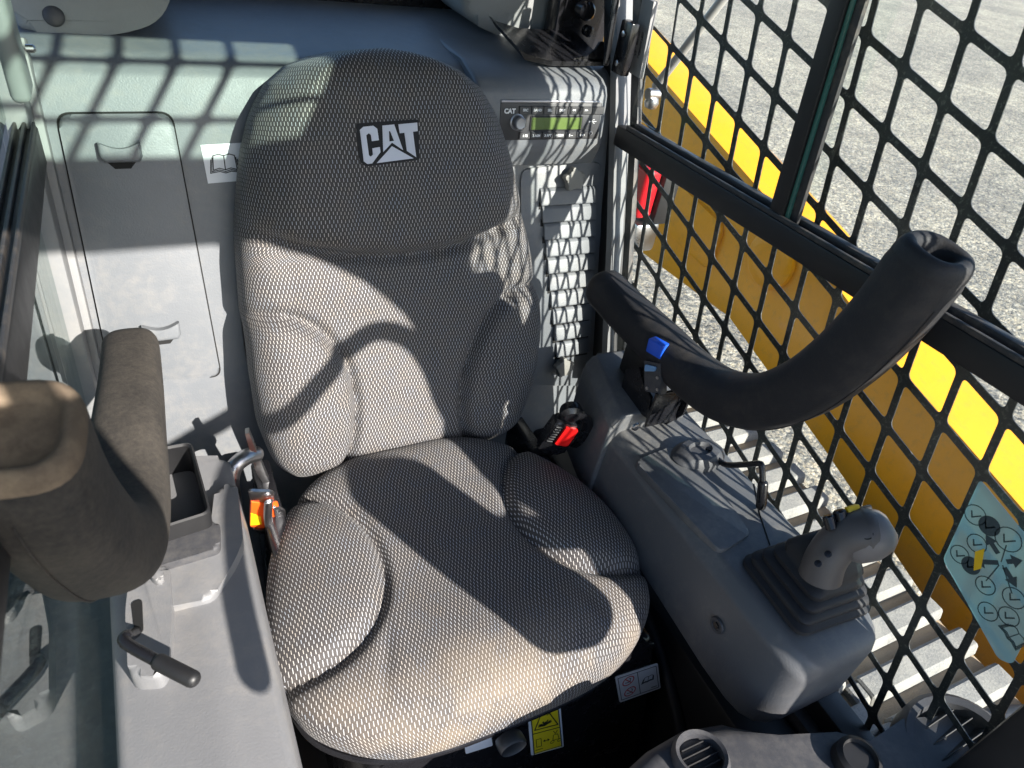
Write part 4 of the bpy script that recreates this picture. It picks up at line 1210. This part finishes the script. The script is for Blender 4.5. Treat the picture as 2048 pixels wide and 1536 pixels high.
q = bp(1316, 697, .672); MQ = frame(q, V((.2, -.9, .1)).normalized(), V((0, .1, 1)).normalized(), V((-1, -.2, 0)).normalized())
bm = bmesh.new(); box(bm, -.015, .015, -.010, .014, -.012, .010, .002, 2, MQ); obj('blue_connector', bm, M_BLUE, br)
q = bp(1307, 752, .668); MQ = frame(q, V((.15, -.75, .35)).normalized(), V((-.05, .35, .85)).normalized(), V((-1, -.2, .2)).normalized())
bm = bmesh.new(); prism(bm, fillet([(-.016, -.028), (.018, -.028), (.018, .024), (-.016, .024)], .002), -.012, .004, .001, 1, MQ); sw = obj('switch_block', bm, M_DARKCONS, br)
bm = bmesh.new(); prism(bm, fillet([(-.014, .006), (.008, .010), (.010, .018), (-.012, .018)], .002), .004, .007, .001, 1, MQ); obj('pale_blue_lever', bm, M_LBLUE, sw)
bm = bmesh.new(); 
for (a, b_) in ((-.010, -.022), (.012, .0), (.012, -.020)): lathe(bm, [(.003, .004), (.0026, .006)], MQ @ Matrix.Translation((a, b_, 0)), 10)
o = obj('switch_screws', bm, M_STEEL, sw); tag(o, kind='stuff')
q = bp(1334, 716, .675); bm = bmesh.new(); lathe(bm, [(.005, -.004), (.0045, .004), (.002, .005)], frame(q, (0, 1, 0), (0, 0, 1), (-1, 0, 0)), 6); obj('brass_screw', bm, simple('brass', (.55, .36, .14), .3, 1), br)

# ---- left console
lc = thing('left_console', 'grey plastic left armrest console with bent lever slot', 'console', loc=(-.03, .55, .2))
bm = bmesh.new()
prism(bm, fillet([(XL+.014, .0), (XL+.014, .535), (-.02, .545), (.040, .530), (.052, .40), (.052, .0)], .014, 4), .06, .80, .014, 3, XZ, bevsel='caps')
obj('body', bm, M_CONS_LIT, lc)
def lz(px, py, z): 
    p = at(px, py, 2, z); return (p.x, p.y)
def raised(name, pts, z0, z1, r=.010, bev=.006, m=M_CONS_LIT):
    bm = bmesh.new(); prism(bm, fillet([lz(*p, z1) for p in pts], r, 5), z0, z1, bev, 3, None, bevsel='caps'); return obj(name, bm, m, lc)
raised('rear_trim', [(322, 1092), (420, 1060), (430, 975), (474, 962), (486, 1080), (470, 1120), (425, 1196), (345, 1212), (262, 1222), (262, 1150)], .52, .5535, .012, .008)
lcv = raised('lever_cover', [(250, 1222), (262, 1126), (338, 1124), (344, 1210), (338, 1320), (322, 1352), (256, 1352)], .52, .566, .012, .009)
bm = bmesh.new(); prism(bm, fillet([lz(262, 1204, .567), lz(284, 1197, .567), lz(287, 1262, .567), lz(270, 1274, .567)], .006), .5655, .5672, 0, 1); obj('lever_slot', bm, M_HOLE, lcv)
bm = bmesh.new(); pts = [lz(x, y, .5675) for x, y in ((300, 1160), (312, 1142), (328, 1145), (330, 1165), (318, 1172))]
prism(bm, fillet(pts, .005), .565, .577, .004, 2, None, bevsel='caps'); obj('lever_detent', bm, M_CONS_LIT, lcv)
# open storage box at the rear of the console
cbx = thing('storage_box', 'open black plastic storage box on the left console', 'box', loc=(-.03, .70, .54))
ob = [(-.075, .775), (-.004, .775), (.004, .640), (-.075, .630)]
bm = bmesh.new()
o_ = fillet(ob, .010, 4); cxy = (sum(p[0] for p in o_)/len(o_), sum(p[1] for p in o_)/len(o_))
i_ = [(cxy[0]+(x-cxy[0])*.88, cxy[1]+(y-cxy[1])*.93) for x, y in o_]
lev = [(o_, .50), (o_, .592), ([((a[0]+b[0])/2, (a[1]+b[1])/2) for a, b in zip(o_, i_)], .594), (i_, .591), (i_, .50)]
rg = [[bm.verts.new((x, y, z)) for x, y in pts] for pts, z in lev]
for a, b in zip(rg[:-1], rg[1:]):
    for k in range(len(a)): bm.faces.new((a[k], a[(k+1) % len(a)], b[(k+1) % len(a)], b[k]))
bm.faces.new(rg[-1]); obj('bin', bm, M_BLACKM, cbx)
bm = bmesh.new(); prism(bm, fillet([(-.085, .640), (.012, .648), (.006, .605), (-.085, .598)], .008), .545, .566, .005, 3, None, bevsel='caps'); obj('front_lip', bm, M_DARKCONS, cbx)

ll = thing('bent_lever', 'black bent lever with rubber tip on the left console', 'lever', loc=tuple(at(275, 1262, 2, .566)))
bm = bmesh.new()
k0 = at(276, 1262, 2, .560); k1 = at(243, 1281, 2, .597); k2 = at(320, 1325, 2, .600); k3 = at(385, 1358, 2, .600)
tube(bm, smooth_path([k0, k0.lerp(k1, .6), k1 + V((.004, .006, -.003)), k1.lerp(k2, .12), k2, k3], 6), .0062, 14); obj('rod', bm, M_BLACK, ll)
bm = bmesh.new(); tube(bm, [k2.lerp(k3, -.02), k2.lerp(k3, .5), k3], .0086, 16); obj('rubber_tip', bm, M_BLACKM, ll)

# ================================================================== LEFT SIDE WINDOW
lw_ = thing('side_window', 'tinted left side window with dusty sliding rail at the picture edge', 'window', loc=(XL, .5, .3))
bm = bmesh.new()
vs = box(bm, XL-.006, XL+.022, .02, 1.04, .895, .945, .003); shear(vs, -.04, .6)
lr = obj('rail', bm, M_BLACKM, lw_)
bm = bmesh.new()
for (a, b_) in ((-.002, .002), (.008, .012), (.018, .0215)):
    vs = box(bm, XL+a, XL+b_, .02, 1.03, .944, .953, .0015); shear(vs, -.04, .6)
obj('sliding_track', bm, M_SILL, lr)
bm = bmesh.new(); box(bm, XL-.006, XL-.001, .03, 1.12, .10, .92); obj('pane', bm, M_DGLASS, lw_)
bm = bmesh.new(); box(bm, XL-.012, XL-.007, .03, 1.12, .94, 1.5); obj('pane', bm, M_DGLASS, lw_)
bm = bmesh.new(); vs = box(bm, XL-.010, XL+.016, 1.02, 1.10, .1, 1.5, .004)
for v in vs: v.co.y += (v.co.z-.9)*.2
obj('rear_post', bm, M_POST, lw_)
bm = bmesh.new(); box(bm, XL-.03, XL+.01, -.03, .03, 0, 1.5, .006); obj('front_pillar', bm, M_BLACKM, lw_)
bm = bmesh.new(); box(bm, XL-.03, XL-.002, .02, 1.1, .04, .10, .004); obj('lower_rail', bm, M_BLACKM, lw_)
# pale latch hanging at the top of the left post
la_ = thing('window_latch', 'pale grey window latch at the upper left corner', 'latch', loc=tuple(at(30, 90, 0, XL+.045)))
p = at(14, 60, 0, -.098)
bm = bmesh.new(); box(bm, -.108, -.090, p.y-.028, p.y+.022, p.z-.062, p.z+.09, .007, 3); obj('body', bm, simple('latch_grey', (.17, .19, .185), .5, 0, None, .5, .12), la_)
bm = bmesh.new(); q = at(52, 97, 0, -.105); lathe(bm, [(.005, 0), (.005, .008), (.003, .010)], frame(q, (0, 1, 0), (0, 0, 1), (1, 0, 0)), 12); obj('screw', bm, M_STEEL, la_)

# ================================================================== UPPER RIGHT TRAY BRACKET
tb = thing('tray_bracket', 'black metal tray bracket in the upper right rear corner', 'bracket', loc=tuple(at(1130, 115, 1, 1.15)))
ty = 1.12
def tp_(px, py, y=ty): return at(px, py, 1, y)
bm = bmesh.new()
a = [tp_(1036, 96), tp_(1050, 120), tp_(1100, 132), tp_(1205, 132), tp_(1212, 124), tp_(1100, 122), tp_(1052, 108)]
va = [bm.verts.new(p) for p in a]; vb = [bm.verts.new(p + V((0, .13, .02))) for p in a]
bm.faces.new(va[::-1]); bm.faces.new(vb)
for k in range(len(a)): bm.faces.new((va[k], va[(k+1) % len(a)], vb[(k+1) % len(a)], vb[k]))
obj('tray', bm, M_BLACK, tb, 20)
bm = bmesh.new()
pl_ = [tp_(1146, 132, 1.13), tp_(1148, 116, 1.13), tp_(1172, 113, 1.13), tp_(1190, 100, 1.13), tp_(1200, 84, 1.13), tp_(1208, 84, 1.13), tp_(1208, 132, 1.13)]
va = [bm.verts.new(p) for p in pl_]; vb = [bm.verts.new(p + V((0, .004, 0))) for p in pl_]
bm.faces.new(va[::-1]); bm.faces.new(vb)
for k in range(len(pl_)): bm.faces.new((va[k], va[(k+1) % len(pl_)], vb[(k+1) % len(pl_)], vb[k]))
obj('side_flange', bm, M_BLACK, tb, 20)
bm = bmesh.new(); c0_ = tp_(1210, 40, 1.24); box(bm, c0_.x-.105, c0_.x+.01, 1.24, 1.29, c0_.z-.08, c0_.z+.20, .01, 2); obj('mount_block', bm, M_BLACK, tb)
bm = bmesh.new(); q = tp_(1165, 18, 1.22); lathe(bm, [(.017, 0), (.016, .02), (.012, .024)], frame(q, (1, 0, 0), (0, 0, 1), (0, -1, 0)), 20); obj('knob', bm, M_BLACK, tb)
bm = bmesh.new(); q = tp_(1172, 60, 1.225); lathe(bm, [(.010, 0), (.010, .012), (.006, .014)], frame(q, (1, 0, 0), (0, 0, 1), (0, -1, 0)), 16); obj('bolt', bm, M_BLACK, tb)
bm = bmesh.new(); tube(bm, [tp_(1212, 126, 1.10), tp_(1232, 0, 1.12), tp_(1238, -60, 1.13)], [(.010, .006)]*3, 10); obj('upright', bm, M_BLACK, tb)

# ================================================================== FRONT DASH (bottom right)
da = thing('front_dash', 'charcoal plastic front dash with round air vents', 'dash', loc=(.55, .08, .3))
def dpt(px, py, z): p = at(px, py, 2, z); return (p.x, p.y)
bm = bmesh.new()
dp = [dpt(1240, 1545, .46), dpt(1300, 1490, .46), dpt(1370, 1450, .46), dpt(1450, 1437, .46), dpt(1560, 1470, .46), dpt(1690, 1500, .46), dpt(1740, 1482, .46), dpt(1830, 1470, .46), dpt(1900, 1430, .46), dpt(2010, 1395, .46), dpt(2110, 1400, .46)]
dp += [(.93, -.02), (.30, -.02)]
prism(bm, dp, .10, .46, .022, 4, None, bevsel='caps'); obj('body', bm, M_DARKCONS, da, 50)
def air_vent(px, py, r, tilt):
    p = at(px, py, 2, .462); z = V(tilt).normalized(); x = V((1, 0, 0)); x = (x - z*x.dot(z)).normalized(); y = z.cross(x)
    M = frame(p, x, y, z)
    bm = bmesh.new(); lathe(bm, [(r*1.45, -.03), (r*1.35, .006), (r*1.2, .014), (r*1.03, .012), (r, .002), (r*.98, -.02)], M, 36, True, False); h = obj('vent_ring', bm, M_DARKCONS, da, 50)
    bm = bmesh.new(); lathe(bm, [(r*.99, -.021), (r*.99, -.018)], M, 30); obj('vent_throat', bm, M_HOLE, h)
    for k in (-2, -1, 0, 1, 2):
        w = math.sqrt(max(.1, 1-(k*.36)**2))*r*.94
        bm = bmesh.new(); box(bm, -w, w, -.001, .001, -.012, .007, .0006, 1, M @ Matrix.Translation((0, k*.36*r, 0)) @ Matrix.Rotation(.5, 4, 'X')); obj('vent_blade', bm, M_BLACKM, h)
air_vent(1400, 1520, .026, (0, .2, 1)); air_vent(1915, 1495, .052, (-.25, .1, 1))
bm = bmesh.new(); q = at(1715, 1520, 2, .47); lathe(bm, [(.030, -.02), (.028, .006), (.022, .010), (.020, .004)], frame(q, (1, 0, 0), (0, 1, 0), (0, 0, 1)), 28); obj('round_switch', bm, M_BLACKM, da)

# dark foot-well fittings under the console
fw = thing('footwell_panel', 'dark footwell side panel below the right console', 'panel', loc=(.70, .3, 0))
bm = bmesh.new(); box(bm, .66, .75, .05, .95, .0, .30, .01); obj('panel', bm, M_BLACKM, fw)
bm = bmesh.new(); tube(bm, smooth_path([(.66, .55, .30), (.655, .42, .25), (.65, .30, .16), (.64, .22, .05)], 6), .010, 12); obj('hose', bm, M_RUBBER, fw)

# ================================================================== CAB FRAME (roof with skylight grille, front door frame)
fr_ = thing('cab_frame', 'black steel cab roof and door frame around the operator', 'cab frame', loc=(.32, 0, 1.5))
RZ0, RZ1 = 1.50, 1.54
SX0, SX1, SY0, SY1 = .09, .605, -.005, .385
for nm, b in (('roof_sheet', (-.22, SX0, -.13, 1.52)), ('roof_sheet', (SX1, .90, -.13, 1.52)), ('roof_sheet', (SX0, SX1, SY1, 1.52)), ('roof_front_beam', (SX0, SX1, -.13, SY0))):
    bm = bmesh.new(); box(bm, b[0], b[1], b[2], b[3], RZ0, RZ1); obj(nm, bm, M_BLACKM, fr_)
bm = bmesh.new()
gx = [SX0] + [.125 + .073*k for k in range(7) if .125 + .073*k < SX1-.06] + [SX1]; gy = [SY0, .138, .283, SY1]
for i in range(len(gx)-1):
    for j in range(len(gy)-1):
        x0_, x1_, y0_, y1_ = gx[i], gx[i+1], gy[j], gy[j+1]; w_ = .0055
        hole = rrect(x1_-x0_-2*w_, y1_-y0_-2*w_, .013, 5, (x0_+x1_)/2, (y0_+y1_)/2)
        out_ = []
        for q, c in enumerate(((x1_, y1_), (x0_, y1_), (x0_, y0_), (x1_, y0_))):
            out_ += [c]*6
        for z_ in (RZ0+.006, RZ0+.010):
            hv_ = [bm.verts.new((p[0], p[1], z_)) for p in hole]; ov_ = [bm.verts.new((c[0], c[1], z_)) for c in ((x1_, y1_), (x0_, y1_), (x0_, y0_), (x1_, y0_))]
            for q in range(4):
                for k in range(5): bm.faces.new((ov_[q], hv_[q*6+k], hv_[q*6+k+1]))
                bm.faces.new((ov_[q], hv_[q*6+5], hv_[(q*6+6) % 24], ov_[(q+1) % 4]))
bmesh.ops.remove_doubles(bm, verts=bm.verts[:], dist=1e-5)
obj('skylight_grille', bm, M_BLACKM, fr_, 0)
bm = bmesh.new(); box(bm, SX0, SX1, SY0, SY1, RZ0+.024, RZ0+.029); obj('skylight_pane', bm, M_SKYLIGHT, fr_)
YF = -.13
def fplate(name, pts, th=.05, m=M_BLACKM):
    bm = bmesh.new(); prism(bm, pts, 0, th, .004, 2, frame((0, YF+th, 0), (1, 0, 0), (0, 0, 1), (0, -1, 0)), bevsel='caps'); return obj(name, bm, m, fr_)
fplate('door_corner', [(.57, 1.468), (.66, 1.435), (.73, 1.38), (.785, 1.31), (.822, 1.23), (.832, 1.15), (.81, 1.03), (.785, .94), (.785, .0), (.845, .0), (.845, 1.50), (.57, 1.50)])
fplate('door_header', [(-.22, 1.468), (.569, 1.468), (.569, 1.50), (-.22, 1.50)])
fplate('door_post', [(-.22, 0), (-.15, 0), (-.15, 1.467), (-.22, 1.467)])
fplate('door_sill', [(-.149, 0), (.784, 0), (.784, .30), (-.149, .30)])
fplate('arm_shade_plate', fillet([(.604, .75), (.69, .735), (.748, .765), (.735, .88), (.716, 1.00), (.62, 1.02), (.573, .985)], .02), .03)  # added out of view to shade the cushion like a person's arm
fplate('arm_shade_link', [(.70, .855), (.84, .855), (.84, .895), (.70, .895)], .028)  # made-up link carrying the added plate, notches its shadow
fplate('body_shade_plate', fillet([(.05, 1.07), (.21, 1.05), (.225, 1.26), (.19, 1.295), (.06, 1.295)], .02), .04)  # invented blocker, keeps sun off the left hand rest like a leaning body
fplate('body_shade_stem', [(.125, 1.294), (.145, 1.294), (.145, 1.469), (.125, 1.469)], .02)  # only hangs the added blocker from the header
bm = bmesh.new(); tube(bm, smooth_path([(.845, YF+.02, 1.02), (.815, YF+.02, 1.10), (.805, YF+.02, 1.18), (.78, YF+.02, 1.24), (.73, YF+.02, 1.268), (.68, YF+.02, 1.25), (.60, YF+.02, 1.19), (.53, YF+.02, 1.13), (.45, YF+.02, 1.09), (.38, YF+.02, 1.05), (.31, YF+.02, .97), (.25, YF+.02, .88)], 7), .017, 14); obj('arm_shade_tube', bm, M_BLACKM, fr_)  # added tube, casts the loop shadow of a person's arms on backrest and console
